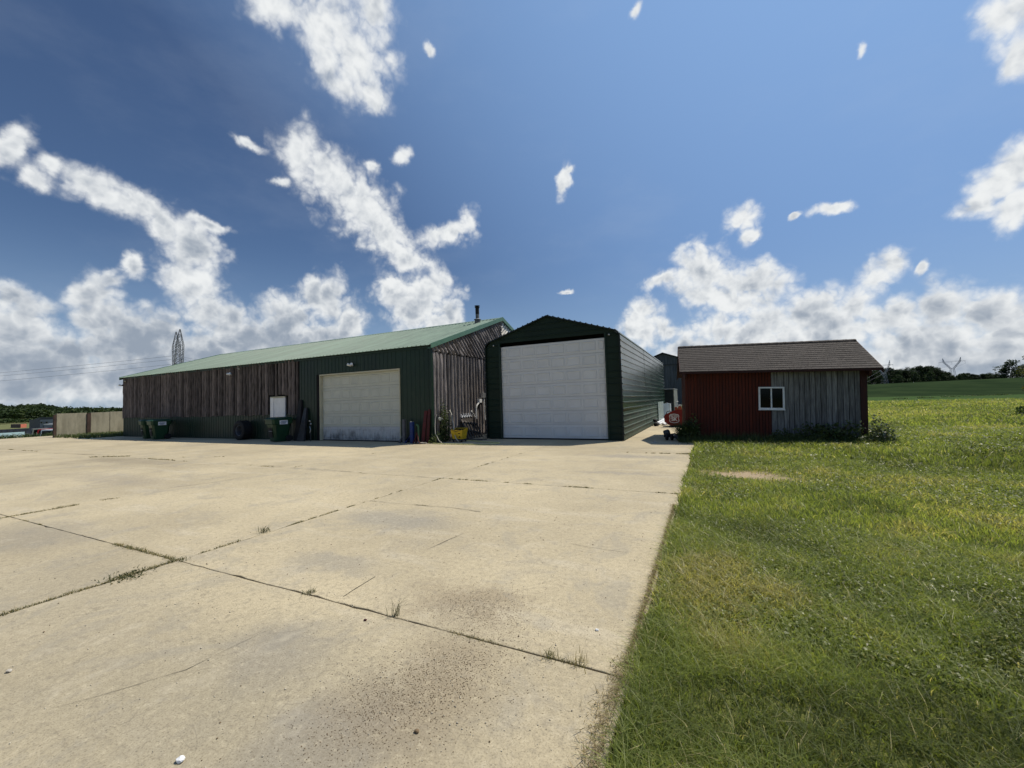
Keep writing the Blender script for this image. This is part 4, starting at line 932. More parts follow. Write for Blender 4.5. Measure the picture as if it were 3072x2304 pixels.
# small engine-like jumble on wheels
hj = thing('small_pump', 'black wheeled pump with hoses lying on the concrete by the left shed corner', 'pump', (-1.3, 16.2, 0))
MB().lathe([(0, -.1), (.1, -.1), (.12, -.06), (.12, .08), (.08, .12), (0, .12)], 14, Matrix.Translation((-1.44, 16.1, .25)) @ Matrix.Rotation(R(75), 4, 'Y')).to('motor', 'dark_metal', hj, True)
MB().box((-1.53, 15.98, .10), (-1.25, 16.2, .2)).to('base', 'black', hj)
for x_ in (-1.42, -1.25): MB().lathe([(0, -.035), (.09, -.035), (.105, 0), (.09, .035), (0, .035)], 14, Matrix.Translation((x_, 15.93, .105)) @ Matrix.Rotation(R(90), 4, 'Y') @ Matrix.Rotation(R(15), 4, 'X')).to('wheel', 'black', hj, True)
MB().tube([(-1.3, 16.1, .2), (-1.15, 16.0, .24), (-1.02, 16.1, .16), (-.9, 16.0, .2), (-.85, 16.1, .34)], .025).to('pipe', 'dark_metal', hj, True)
MB().add(*lump(-1.08, 16.1, .12, .13, .1, .1, 9)).to('pump_body', 'greypaint', hj)
tag(MB().lathe([(0, .10), (.025, .08), (.05, .02), (.12, .008), (.12, 0)], 12, Matrix.Translation((*ground(1963, 1328), .0))).to('grey_cone', 'stone'), 'small pale cone-shaped cap on the shaded concrete left of the shed', 'cap')
hy = thing('yard_hydrant', 'grey pump head on a white post in front of the far grey barn', 'hydrant', (-1.95, 31.2, 0))
MB().tube([(-1.95, 31.2, 0), (-1.95, 31.2, .9)], .04).to('post', 'pvc', hy); MB().box((-2.1, 31.1, .86), (-1.75, 31.3, 1.0)).to('head', 'gal', hy); MB().tube([(-2.02, 31.2, 1.0), (-2.05, 31.2, 1.25), (-1.9, 31.2, 1.22)], .02).to('spout', 'gal', hy)

# ------------------------------------------------------------------ things along the front of the barn
def make_bin(label, x, y, rz, grp=None, sticker=True, scale=1.0):
    b_ = thing('wheeled_bin', label, 'bin', (x, y, 0), 'wheeled bins along the barn wall', rot=(0, 0, rz)); b_.scale = (1.22, 1.22, 1.04)
    def p(mb, name, mat, par=None, smooth=False): return obj(name, mb.mesh(name, mat, smooth), par or b_, local=True)
    # body, tapered, front towards -y
    def ring(hw, hd, z, yo=0): 
        c_ = .07; return [(-hw+c_, -hd+yo, z), (hw-c_, -hd+yo, z), (hw, -hd+c_+yo, z), (hw, hd-c_+yo, z), (hw-c_, hd+yo, z), (-hw+c_, hd+yo, z), (-hw, hd-c_+yo, z), (-hw, -hd+c_+yo, z)]
    rings = [ring(.24, .25, .03), ring(.245, .26, .1), ring(.31, .34, .80), ring(.35, .39, .83), ring(.36, .40, 1.02)]; V = sum(rings, []); Fs = [tuple(range(8))[::-1]]
    for i in range(len(rings)-1):
        for j in range(8): Fs.append((i*8+j, i*8+(j+1) % 8, i*8+8+(j+1) % 8, i*8+8+j))
    Fs.append(tuple(range(32, 40))); p(MB().add(V, Fs), 'body', 'bin')
    lr = [ring(.375, .42, 1.022), ring(.375, .42, 1.05), ring(.33, .36, 1.11), ring(.2, .22, 1.135)]; V = sum(lr, []); Fs = [tuple(range(8))[::-1]]
    for i in range(3):
        for j in range(8): Fs.append((i*8+j, i*8+(j+1) % 8, i*8+8+(j+1) % 8, i*8+8+j))
    Fs.append(tuple(range(24, 32))); p(MB().add(V, Fs), 'lid', 'bin')
    p(MB().tube([(-.28, .42, 1.0), (-.28, .5, 1.03), (.28, .5, 1.03), (.28, .42, 1.0)], .018), 'handle', 'bin', smooth=True)
    p(MB().tube([(-.13, -.318, .50), (.13, -.318, .50)], .015), 'lift_bar', 'gal')
    p(MB().add([(-.15, -.303, .22), (.15, -.303, .22), (.15, -.345, .66), (-.15, -.345, .66)], [(0, 1, 2, 3)]), 'lift_recess', 'black')
    for s in (-1, 1): p(MB().lathe([(0, -.03), (.13, -.03), (.145, 0), (.13, .03), (0, .03)], 16, Matrix.Translation((s*.29, .25, .145)) @ Matrix.Rotation(R(90), 4, 'Y')), 'wheel', 'black', smooth=True)
    p(MB().tube([(-.3, .25, .145), (.3, .25, .145)], .012), 'axle', 'gal')
    if sticker:
        st_ = p(MB().box((.356, -.14, .80), (.364, .16, .985)), 'sticker', 'sticker')
        for k, (a, c2) in enumerate(((-.10, .93), (-.12, .895), (-.11, .86), (-.09, .83))): p(MB().box((.3642, a, c2), (.366, .13-.02*k, c2+.018)), 'printed_line', 'print', st_)
    return b_
make_bin('dark green wheeled bin farthest left, half hidden behind its stickered neighbour', -30.55, 12.75, R(-12), sticker=False)
make_bin('dark green wheeled bin with white sticker, right one of the left pair', -29.05, 12.55, R(-8))
make_bin('green wheeled bin with white sticker in front of the white walk-in door', -18.72, 12.85, R(-10))
ty = thing('wide_tyre', 'wide black truck tyre standing against the green lower barn wall', 'tyre', (-22.2, 13.15, 0))
tm = Matrix.Translation((-22.2, 13.22, .50)) @ Matrix.Rotation(R(90), 4, 'X')
MB().lathe([(.27, -.20), (.30, -.24), (.42, -.26), (.49, -.22), (.50, -.1), (.505, 0), (.50, .1), (.49, .22), (.42, .26), (.30, .24), (.27, .20)], 40, tm).to('tyre_carcass', 'black', ty, True)
MB().lathe([(.275, .21), (.25, .19), (.24, .0), (.25, -.19), (.275, -.21)], 40, tm).to('bead_rim', 'greypaint', ty, True)
tr2 = MB()
for k in range(40):
    a = 2*math.pi*k/40
    tr2.box((-.018, -.2, 0), (.018, -.03, .014), Matrix.Translation((-22.2, 13.22, .5)) @ Matrix.Rotation(a, 4, 'Y') @ Matrix.Translation((0, 0, .5)))
    tr2.box((-.018, .03, 0), (.018, .2, .014), Matrix.Translation((-22.2, 13.22, .5)) @ Matrix.Rotation(a+.08, 4, 'Y') @ Matrix.Translation((0, 0, .5)))
tr2.to('tread_blocks', 'black', ty, kind='stuff')
def leaning(name, label, cat, x, w_, h, mat, top_y=BY-.0, foot=.4, tilt=0, dep=.05, taper=1, n=1):
    a = math.atan2(foot, h); mt = Matrix.Translation((x, top_y-foot-.04, 0)) @ Matrix.Rotation(R(tilt), 4, 'Y') @ Matrix.Rotation(-a, 4, 'X')
    mb = MB().prism([(-w_/2, 0), (w_/2, 0), (w_/2*taper, h*.97), (w_/2*taper*.6, h), (-w_/2*taper*.6, h), (-w_/2*taper, h*.97)], 0, dep, mt)
    return mb.to(name, mat)
tag(leaning('black_sheet', '', '', -18.0, .40, 2.0, 'black', taper=.5, foot=.3, tilt=-2, dep=.12), 'tall tapered black panel leaning on green steel, left of the cream door', 'panel')
tag(leaning('black_sheet', '', '', -17.55, .50, 1.65, 'dark_metal', taper=.35, foot=.42, tilt=-5, dep=.1), 'shorter dark panel leaning beside the tall black one left of the cream door', 'panel')
vp = thing('standpipe', 'small pale taps on a standpipe at the left jamb of the cream door', 'tap', (-17.1, 13.3, 0))
MB().tube([(-17.1, 13.3, 0), (-17.1, 13.3, .92)], .02).to('pipe', 'dark_metal', vp); MB().add(*lump(-17.1, 13.27, .95, .05, .04, .05, 4, 1)).to('valve', 'gal', vp); MB().add(*lump(-17.02, 13.27, .82, .04, .04, .04, 5, 1)).to('valve', 'gal', vp); MB().tube([(-17.1, 13.27, .7), (-16.95, 13.2, .55), (-17.0, 13.2, .4)], .015).to('spout', 'gal', vp)
gp = thing('grey_stand', 'slim grey steel post stand right of the cream door', 'stand', (-11.44, 13.3, 0))
MB().box((-11.50, 13.27, 0), (-11.38, 13.37, .98)).to('post', 'greypaint', gp); MB().add([(-11.72, 13.25, 0), (-11.62, 13.25, 0), (-11.46, 13.27, .32), (-11.50, 13.27, .32), (-11.72, 13.32, 0), (-11.62, 13.32, 0), (-11.46, 13.32, .32), (-11.50, 13.32, .32)], [(0, 1, 2, 3), (4, 7, 6, 5), (0, 4, 5, 1), (1, 5, 6, 2), (3, 7, 4, 0)]).to('brace', 'greypaint', gp)
bs = thing('blue_stand', 'blue steel post stand with a slanting foot, right of the cream door', 'stand', (-11.28, 13.3, 0))
MB().box((-11.10, 13.27, 0), (-10.96, 13.39, 0.87)).to('post', 'blue', bs); MB().box((-11.07, 13.26, 0.87), (-10.98, 13.36, 0.90)).to('cap', 'gal', bs)
MB().prism([(-11.33, 0), (-11.46, 0), (-11.10, .26), (-11.10, .36)], 13.28, 13.34).to('foot', 'blue', bs)
gs = thing('green_hook_post', 'pale green post bent over at the top, right of the blue stand', 'post', (-10.95, 13.4, 0))
MB().tube([(-10.70, 13.35, 0), (-10.72, 13.35, .68), (-10.75, 13.35, .74), (-10.82, 13.35, .75)], .042).to('post', 'greenpost', gs, True)
tag(leaning('red_plank', '', '', -10.50, .16, 1.34, 'oldred', foot=.2, tilt=2, dep=.04, taper=.9), 'dull red plank leaning on the barn corner, the left one of two', 'plank', 'red planks leaning on the barn corner')
tag(leaning('red_plank', '', '', -10.32, .13, 1.38, 'oldred', foot=.12, tilt=1.5, dep=.04, taper=.95), 'darker red plank leaning on the barn corner, the right one of two', 'plank', 'red planks leaning on the barn corner')
tag(MB().tube([(-10.75, 13.2, .02), (-10.7, 13.15, .3), (-10.62, 13.1, .45), (-10.55, 13.1, .3), (-10.5, 13.05, .12), (-10.36, 13.0, .03)], .025).tube([(-10.82, 13.12, .02), (-10.7, 13.1, .2), (-10.6, 13.08, .06)], .03).to('red_tangle', 'oldred', smooth=True), 'tangled red hose heap at the foot of the red planks', 'hose')
for k, (u, v, sx) in enumerate(((1252, 1330, .22), (1268, 1331.5, .20), (1282, 1328, .18))):
    g_ = ground(u, v); tag(MB().add(*lump(g_[0], g_[1], .03, sx, .09, .035, 30+k)).to('flat_stone', 'stone'), ['flat pale stone at the barn corner, leftmost of three', 'flat pale stone at the barn corner, middle one and nearest the camera', 'flat pale stone at the barn corner, rightmost under the weeds'][k], 'stone', 'flat stones at the barn corner')
# hose hanger, grey hose, yellow hose
hh = thing('garden_hose', 'pale hose hanging down the gable corner and looping out onto the concrete', 'hose', (-9.9, 13.7, 0))
MB().tube([(-9.98, 13.6, 1.16), (-10.0, 13.55, 1.0), (-10.0, 13.5, .7), (-9.95, 13.45, .4), (-9.75, 13.4, .12), (-9.6, 13.4, .02)], .016).to('hose_drop', 'hose_grey', hh, True)
MB().tube([(-9.99, 14.6, 1.30), (-9.95, 14.5, 1.28), (-9.8, 14.4, 1.15), (-9.7, 14.3, .9), (-9.6, 14.25, .7), (-9.5, 14.1, .42), (-9.3, 13.95, .15), (-9.15, 13.9, .03)], .018).to('hose_drop', 'hose_grey', hh, True)
yl = [(-10.0, 13.3), (-9.7, 13.17), (-9.0, 13.15), (-8.4, 13.15), (-7.9, 13.2), (-7.5, 13.35), (-7.25, 13.6), (-7.25, 13.85), (-7.5, 14.0), (-8.0, 14.1), (-8.5, 14.3), (-8.9, 14.5), (-9.1, 14.4)]
def smoothp(P, n=6):
    out = []
    for i in range(len(P)-1):
        p0, p1, p2, p3 = (np.array(P[max(i-1, 0)]), np.array(P[i]), np.array(P[i+1]), np.array(P[min(i+2, len(P)-1)]))
        for k in range(n):
            t = k/n; out.append(tuple(.5*((2*p1)+(-p0+p2)*t+(2*p0-5*p1+4*p2-p3)*t*t+(-p0+3*p1-3*p2+p3)*t**3)))
    return out+[tuple(P[-1])]
MB().tube([(a, b_, .022) for a, b_ in smoothp(yl)], .018).to('hose_loop', 'hose', hh, True)
tag(MB().add(*lump(-9.98, 13.85, .95, .05, .16, .09, 8)).to('hose_bracket', 'boxgrey'), 'grey hanging rag on the first gable boards', 'rag')
# yellow mop bucket
bk = thing('mop_bucket', 'yellow mop bucket with dark caster base by the vine', 'bucket', (-9.3, 14.2, 0))
def tub(x_, y_, z0, z1, a0, b0, a1, b1): return MB().add([(x_-a0, y_-b0, z0), (x_+a0, y_-b0, z0), (x_+a0, y_+b0, z0), (x_-a0, y_+b0, z0), (x_-a1, y_-b1, z1), (x_+a1, y_-b1, z1), (x_+a1, y_+b1, z1+.06), (x_-a1, y_+b1, z1+.06)], [(0, 3, 2, 1), (0, 1, 5, 4), (1, 2, 6, 5), (2, 3, 7, 6), (3, 0, 4, 7)])
tub(-9.3, 14.2, .12, .50, .22, .16, .29, .22).to('tub', 'yellow', bk); tub(-9.3, 14.2, .14, .47, .20, .14, .27, .20).to('liner', 'dark', bk)
MB().box((-9.55, 14.02, .06), (-9.05, 14.4, .12)).to('caster_base', 'navy', bk); MB().tube([(-9.6, 13.98, .50), (-9.3, 13.96, .43), (-9.02, 13.98, .52)], .008).to('handle', 'dark_metal', bk)
for x_, y_ in ((-9.5, 14.06), (-9.1, 14.06), (-9.5, 14.36), (-9.1, 14.36)): MB().lathe([(0, -.015), (.03, -.015), (.03, .015), (0, .015)], 10, Matrix.Translation((x_, y_, .03)) @ Matrix.Rotation(R(90), 4, 'Y')).to('caster', 'black', bk)
MB().box((-9.22, 13.99, .34), (-9.13, 13.995, .37), Matrix.Translation((0, -.008, 0))).to('printed_mark', 'dark', bk); MB().prism([(-9.21, .18), (-9.13, .18), (-9.17, .26)], 14.005, 14.012).to('printed_mark', 'dark', bk)
# leaning pallet
pt = thing('leaning_pallet', 'dark slatted pallet leaning on the gable boards beside the garage', 'pallet', (-9.4, 16.0, 0))
mtp = Matrix.Translation((-9.25, 15.2, .02)) @ Matrix.Rotation(R(-28), 4, 'Z') @ Matrix.Rotation(R(-26), 4, 'Y')
zv = Vector((-.53, .24, .83)).normalized(); xv = Vector((0, 1, 0)); yv = zv.cross(xv).normalized(); xv = yv.cross(zv)
pmt = Matrix(((xv.x, yv.x, zv.x, -9.48), (xv.y, yv.y, zv.y, 15.2), (xv.z, yv.z, zv.z, .02), (0, 0, 0, 1)))
for k in range(6): obj('slat', MB().box((.0+k*.215, -.02, 0), (.09+k*.215, 0, 1.02), pmt).mesh('slat', 'pallet'), pt)
for z_ in (.04, .47, .92): MB().box((0, .002, z_), (1.165, .09, z_+.07), pmt).to('bearer', 'pallet', pt)
tag(MB().tube([(-10.04, 16.72, .88), (-10.02, 16.38, 1.2)], .035).to('white_pipe', 'pvc'), 'short white pipe sticking up behind the leaning pallet', 'pipe')
wr = thing('sunlit_rack', 'low curved rack ends over the leaning pallet, white for the sunlight on them', 'rack', (-10.05, 15.9, 0))  # white hooks stand for sunlit bits of the rail behind the pallet
for k in range(5):
    y_ = 15.55+k*.2; MB().tube([(-10.06, y_, 1.08+.01*k), (-10.06, y_+.01, .96), (-10.06, y_+.08, .93), (-10.06, y_+.13, 1.02)], .026).to('hook', 'white', wr)
MB().box((-10.085, 15.5, 0), (-10.065, 16.5, .94)).to('board', 'pallet', wr)
for k, (x_, y_, a, ln) in enumerate(((-8.95, 15.0, 14, .9), (-9.0, 14.85, 4, .8))):
    tag(MB().box((-ln/2, -.05, 0), (ln/2, .05, .03), Matrix.Translation((x_, y_, .012+.002*k)) @ Matrix.Rotation(R(a), 4, 'Z')).to('loose_board', 'pallet'), ['loose grey board lying in front of the leaning pallet, the rear one', 'loose grey board lying in front of the leaning pallet, the nearer one'][k], 'board', 'loose boards by the pallet')

# ------------------------------------------------------------------ concrete yard wall at far left
def cw(x, y0, y1, h, name, label):
    o_ = MB().box((x-.25, y0, -3), (x, y1, h)).to(name, 'cwall'); return tag(o_, label, 'wall')
cw(-41.7, 12.02, 13.56, 1.70, 'concrete_wall', 'left panel of the tall stained concrete wall, ending at the yard edge')
cw(-41.72, 13.80, 14.86, 1.71, 'concrete_wall', 'middle panel of the stained concrete wall, right of the dark post')
cw(-41.70, 14.88, 26.5, 1.74, 'concrete_wall', 'right panel of the stained concrete wall running behind the log barn')
tag(MB().box((-41.85, 13.58, -3), (-41.64, 13.78, 1.68)).to('wall_post', 'rusty'), 'dark rusty steel post between the concrete wall panels', 'post')
tag(MB().box((-41.95, 11.9, -3), (-41.70, 12.0, 1.62)).to('wall_post', 'rusty'), 'dark post closing the left end of the concrete wall', 'post')

# ------------------------------------------------------------------ valley on the left: shop, containers, trucks
def V3(u, v, d): return Vector(at(u, v, d))
ib = thing('grey_workshop', 'grey and charcoal industrial building below the wooded hill at far left', 'building', tuple(at(120, 1283, 180)))
def quadbox(pa, pb, back, z0, z1, z1b=None):
    a = Vector((pa[0], pa[1], 0)); b_ = Vector((pb[0], pb[1], 0)); k = Vector((back[0], back[1], 0)); z1b = z1 if z1b is None else z1b
    return MB().add([(*a.xy, z0), (*b_.xy, z0), (*(b_+k).xy, z0), (*(a+k).xy, z0), (*a.xy, z1), (*b_.xy, z1), (*(b_+k).xy, z1b), (*(a+k).xy, z1b)], [(0, 3, 2, 1), (4, 5, 6, 7), (0, 1, 5, 4), (1, 2, 6, 5), (2, 3, 7, 6), (3, 0, 4, 7)])
A1 = V3(120, 1283, 178); A2 = V3(215, 1283, 172); A0 = V3(88, 1283, 192)
zt = V3(120, 1259, 178).z; zr = V3(120, 1252, 178).z
back = (A0-A1); quadbox(A1, A2, back, -6, zt).to('wall', 'indus_grey', ib)
quadbox(A1+Vector((-.05, -.0, 0)), A0+(A0-A1)*.01, (.2, .2), -6, zt).to('side_wall', 'indus_dark', ib)
rb_ = MB(); n1_ = (A2-A1); rb_.add([(A1.x, A1.y, zt), (A2.x, A2.y, zt), (A2.x, A2.y, zr), (A1.x, A1.y, zr), (A0.x, A0.y, zt-.4), (A0.x+n1_.x, A0.y+n1_.y, zt-.4)], [(0, 1, 2, 3), (3, 2, 5, 4), (0, 3, 4)]); rb_.to('roof', 'indus_dark', ib)
for u0, u1 in ((121.5, 127), (137, 142.5)):
    p0 = V3(u0, 1270, 176.9); p1 = V3(u1, 1265, 176.6); d_ = (A2-A1).normalized()
    wn = MB().add([(p0.x, p0.y, p0.z), (p1.x, p1.y, p0.z), (p1.x, p1.y, p1.z), (p0.x, p0.y, p1.z)], [(0, 1, 2, 3)]).to('window', 'glass', ib)
pa = V3(130, 1273, 172); pb = V3(215, 1273, 168); MB().add([tuple(pa), tuple(pb), (pb.x, pb.y+3, pb.z+.45), (pa.x, pa.y+3, pa.z+.45), tuple(pa+Vector((0, 0, -.3))), tuple(pb+Vector((0, 0, -.3)))], [(0, 1, 2, 3), (4, 5, 1, 0)]).to('canopy', 'gal', ib)
pa.z -= .35; pb.z -= .35
for k in range(4): q = pa.lerp(pb, k/3); MB().tube([tuple(q), (q.x, q.y, -6)], .12).to('canopy_post', 'indus_dark', ib)
ct = thing('shipping_container', 'orange shipping container with a dark brown side standing in the far left field', 'container', tuple(at(60, 1284, 220)))
c0, c1, c2 = V3(32, 1284, 224), V3(62, 1284, 218), V3(79, 1283, 222)
zc0, zc1 = c1.z-.6, V3(62, 1272.5, 218).z
quadbox(c0, c1, (c2-c1), zc0, zc1).to('body', 'cont_d', ct); quadbox(c1, c2, (-.12, .12), zc0, zc1+.03).to('side', 'cont_o', ct)
def vehicle(label, u, v, d, col, ln=5.2, hgt=2.2, name='parked_truck', cab=True, yaw=0.5, white_hood=False):
    p0 = at(u, v, d); zb = float(terr(p0[0], p0[1])); zb = p0[2]-hgt
    t = thing(name, label, 'truck', (p0[0], p0[1], zb), rot=(0, 0, yaw))
    def p(mb, nm, mat, par=None, smooth=False): return obj(nm, mb.mesh(nm, mat, smooth), par or t, local=True)
    c_ = p(MB().prism([(-.95, .5), (.95, .5), (.95, 1.35), (.8, hgt), (-.8, hgt), (-.95, 1.35)], -.6, 1.4), 'cab', col)
    p(MB().add([(-.78, -.63, 1.4), (.78, -.63, 1.4), (.68, -.61, hgt-.15), (-.68, -.61, hgt-.15)], [(0, 1, 2, 3)]), 'windscreen', 'glass', c_)
    for s in (-1, 1): p(MB().add([(s*.965, -.4, 1.4), (s*.965, .9, 1.4), (s*.83, .8, hgt-.15), (s*.83, -.3, hgt-.15)], [(0, 1, 2, 3)]), 'side_window', 'glass', c_)
    p(MB().box((-.9, -2.0, .5), (.9, -.602, 1.3)), 'bonnet', 'white' if white_hood else col)
    p(MB().box((-.97, 1.42, .55), (.97, ln-2.0, 1.25)), 'bed', 'dark_metal'); p(MB().box((-.95, -2.1, .4), (.95, -2.001, .62)), 'bumper', 'gal')
    for s in (-1, 1):
        for y_ in (-1.3, 2.3): p(MB().lathe([(0, -.12), (.36, -.12), (.4, 0), (.36, .12), (0, .12)], 14, Matrix.Translation((s*.9, y_, .4)) @ Matrix.Rotation(R(90), 4, 'Y')), 'wheel', 'black', smooth=True)
        p(MB().box((s*.6-.12, -2.02, .85), (s*.6+.12, -2.001, 1.05)), 'headlight', 'sticker')
    return t
vehicle('red pickup truck parked below the yard edge beside the concrete wall', 145, 1286.5, 56, 'truck_red', yaw=R(60))
vehicle('white bonneted truck at the foot of the concrete wall end', 160, 1287.5, 50, 'white', yaw=R(25))
vehicle('grey van with pale windows parked left of the red pickup', 122, 1285.5, 62, 'boxgrey', yaw=R(80))
tr3 = thing('dump_trailer', 'long dark navy dump body parked along the bottom of the yard bank', 'trailer', tuple(at(40, 1300, 62)))
t0, t1 = V3(-60, 1290.5, 62), V3(104, 1283.5, 68); quadbox(t0, t1, (-.6, 2.4), -2.3, t1.z-.02).to('body', 'navy', tr3)
for k in range(9):
    q = t0.lerp(t1, (k+.5)/9); MB().box((q.x-.05, q.y-.12, -2.2), (q.x+.05, q.y+.02, q.z-.15)).to('stake', 'dark_metal', tr3)
quadbox(t0+Vector((.0, -.06, 0)), t1+Vector((0, -.06, 0)), (-.02, .05), t1.z-.18, t1.z).to('top_rail', 'indus_dark', tr3)
q0, q1 = V3(-45, 1299, 44), V3(33, 1297.5, 46); tag(quadbox(q0, q1, (-.3, 1.1), -1.2, q1.z).to('blue_tank', 'pale_blue'), 'pale blue flat-topped tank at the very left edge of the yard', 'tank')
pw_ = at(129, 1309, 50); tag(MB().lathe([(0, 0), (.2, 0), (.26, .3), (.1, .42), (0, .43)], 12, Matrix.Translation(pw_-np.array([0, 0, .3]))).to('white_bucket', 'white'), 'small white bucket in the weeds below the yard edge', 'bucket')
for k, (u, v, dd) in enumerate(((70, 1301, 52), (92, 1304, 48), (112, 1303, 54))):
    p_ = at(u, v, dd); tag(MB().add(*lump(p_[0], p_[1], p_[2]-.3, 1.1, .6, .4, 60+k)).to('scrap_heap', 'dark_metal'), ['dark scrap metal heap below the yard edge, leftmost of three', 'dark scrap metal heap below the yard edge, middle of three', 'dark scrap metal heap below the yard edge, rightmost near the grey van'][k], 'scrap', 'scrap heaps below the yard')

# ------------------------------------------------------------------ pylons and lines
def pylon(label, pos, H_, arm, yaw, mat, r=.09, lw=.022):
    t = thing('pylon', label, 'pylon', tuple(pos), rot=(0, 0, yaw))
    def p(mb, nm): return obj(nm, mb.mesh(nm, mat), t, local=True)
    def lattice(c0, h0, c1, h1, n, rr):
        """square lattice column between centre c0 half-width h0 and c1 half-width h1"""
        mb = MB(); c0, c1 = Vector(c0), Vector(c1)
        L0 = []
        for i in range(n+1):
            t_ = i/n; c_ = c0.lerp(c1, t_); h_ = h0+(h1-h0)*t_; L0.append([c_+Vector((sx*h_, sy*h_*.8, 0)) for sx, sy in ((-1, -1), (1, -1), (1, 1), (-1, 1))])
        for k in range(4): mb.tube([L0[0][k], L0[-1][k]], rr*1.3, 4)
        for i in range(n):
            for k in range(4):
                mb.tube([L0[i][k], L0[i+1][(k+1) % 4]], rr*.7, 3); mb.tube([L0[i][(k+1) % 4], L0[i+1][k]], rr*.7, 3); mb.tube([L0[i+1][k], L0[i+1][(k+1) % 4]], rr*.7, 3)
        return mb
    a = arm/2; wz = H_*.56; az_ = H_*.84
    p(lattice((0, 0, 0), H_*.105, (0, 0, wz), H_*.05, 5, r), 'tower_body')
    for s in (-1, 1):
        p(lattice((s*H_*.03, 0, wz), H_*lw*1.1, (s*a*.58, 0, az_), H_*lw, 6 if lw > .03 else 4, r*.8), 'tower_leg')
        p(lattice((s*a*.58, 0, az_), H_*lw, (s*a*.66, 0, H_), .1, 3, r*.8), 'peak')
    p(lattice((-a, 0, az_), .1, (a, 0, az_), .1, 1, 0.001) if False else MB().tube([(-a, 0, az_), (a, 0, az_)], r*1.2, 4).tube([(-a*.75, 0, az_+H_*.03), (a*.75, 0, az_+H_*.03)], r, 4).tube([(-a, 0, az_), (-a*.75, 0, az_+H_*.03)], r, 4).tube([(a, 0, az_), (a*.75, 0, az_+H_*.03)], r, 4), 'cross_arm')
    for s in (-1, 0, 1): p(MB().tube([(s*a*.95, 0, az_), (s*a*.95, 0, az_-H_*.1)], r*.9, 4), 'insulator')
    M_ = Matrix.Translation(pos) @ Matrix.Rotation(yaw, 4, 'Z'); return [M_ @ Vector((s*a*.95, 0, az_-H_*.1)) for s in (-1, 0, 1)]
pb1 = at(533, 1262, 139); pb1[2] = -4; H1 = at(521, 982.5, 135)[2]+4
vd = at(533, 1200, 139); W1 = pylon('near lattice pylon seen almost edge-on behind the green barn roof', pb1, H1, 10, math.atan2(vd[1], vd[0])+R(9), 'pylon', .08, .036)
pb2 = at(2655, 1171, 410); W2 = pylon('pale lattice pylon beside the right end of the shed roof', pb2, at(2677, 1082, 410)[2]-pb2[2], 21, R(-62), 'pylon_far', .10)
pb3 = at(2860, 1150, 480); W3 = pylon('pale Y-shaped lattice pylon standing behind the gap in the right-hand tree line', pb3, at(2860, 1073, 480)[2]-pb3[2], 24.5, YAW*0-R(47), 'pylon_far', .10)
def wire(a, b, sag, r, label, grp, n=24):
    a, b = Vector(a), Vector(b); P = []
    for i in range(n+1): t_ = i/n; q = a.lerp(b, t_); q.z -= sag*4*t_*(1-t_); P.append(q)
    tag(MB().tube(P, r, 4).to('power_line', 'wire'), label, 'power line', grp)
for k, (v0, v1) in enumerate(((1114.7, 1068), (1124, 1078.5), (1139, 1093))):
    a = at(-700, v0+(v0-v1)*1.1, 175); b = at(514, v1, 136); wire(a, b, 1.2, .035, ['uppermost of three power lines running left from the near pylon', 'middle of three power lines running left from the near pylon', 'lowest of three power lines running left from the near pylon'][k], 'power lines at left')
for k, (v1, v2) in enumerate(((1072.5, 1100), (1079, 1107))):
    wire(at(553, v1, 142), at(900, v2, 190), 1.5, .035, ['upper power line running right from the near pylon behind the barn roof', 'lower power line running right from the near pylon behind the barn roof'][k], 'power lines behind the barn')
for k in range(3):
    wire(W2[k], W3[k], 6, .07, ['power line between the two right-hand pylons, on their left arm ends', 'power line between the two right-hand pylons, on their middle insulators', 'power line between the two right-hand pylons, on their right arm ends'][k], 'power lines at right')
    wire(W2[k], Vector(at(2350, 1215+k*6, 330)), 5, .07, ['power line from the left arm of the shed-side pylon behind the shed', 'power line from the middle of the shed-side pylon behind the shed', 'power line from the right arm of the shed-side pylon behind the shed'][k], 'power lines at right')

# ------------------------------------------------------------------ vegetation helpers
def leaf_quads(P, size, rg, tint, up=.3, elong=1.0, rot=None):
    n = len(P); a = rg.normal(size=(n, 3)); a[:, 2] *= (1-up); a /= np.linalg.norm(a, axis=1)[:, None]
    b_ = rg.normal(size=(n, 3)); b_ -= a*(a*b_).sum(1)[:, None]; b_ /= np.linalg.norm(b_, axis=1)[:, None]
    s = np.asarray(size)*rg.uniform(.6, 1.3, n); s = s[:, None]
    V = np.stack([P-a*s*elong, P+b_*s*.6, P+a*s*elong, P-b_*s*.6], 1).reshape(-1, 3)
    Fq = np.arange(4*n).reshape(-1, 4); return V, Fq, np.repeat(tint, 4)
def crown(seed, H_=1.0, W_=1.0, n=1100, lobes=17, base=-.06, sz=.05):
    rg = np.random.default_rng(seed); C = []; 
    for i in range(lobes):
        t = rg.uniform(0, 1); ang = rg.uniform(0, 2*np.pi); rad = (.5*W_)*(math.sin(math.pi*min(1, t*.9+.12))**.6)*rg.uniform(.25, .8)
        C.append((rad*math.cos(ang), rad*math.sin(ang), H_*(base+.12+(1-base-.24)*t), rg.uniform(.13, .22)*W_, rg.uniform(0, .6)))
    C.append((0, 0, H_*.85, .15*W_, .5)); C = np.array(C); idx = rg.integers(0, len(C), n)
    d = rg.normal(size=(n, 3)); d /= np.linalg.norm(d, axis=1)[:, None]; r = rg.uniform(.6, 1.08, n)[:, None]
    P = C[idx, :3]+d*r*C[idx, 3:4]*np.array([1, 1, .8]); tint = np.clip(C[idx, 4]+rg.uniform(-.15, .3, n), 0, 1)
    return leaf_quads(P, sz, rg, tint)
TM = {}
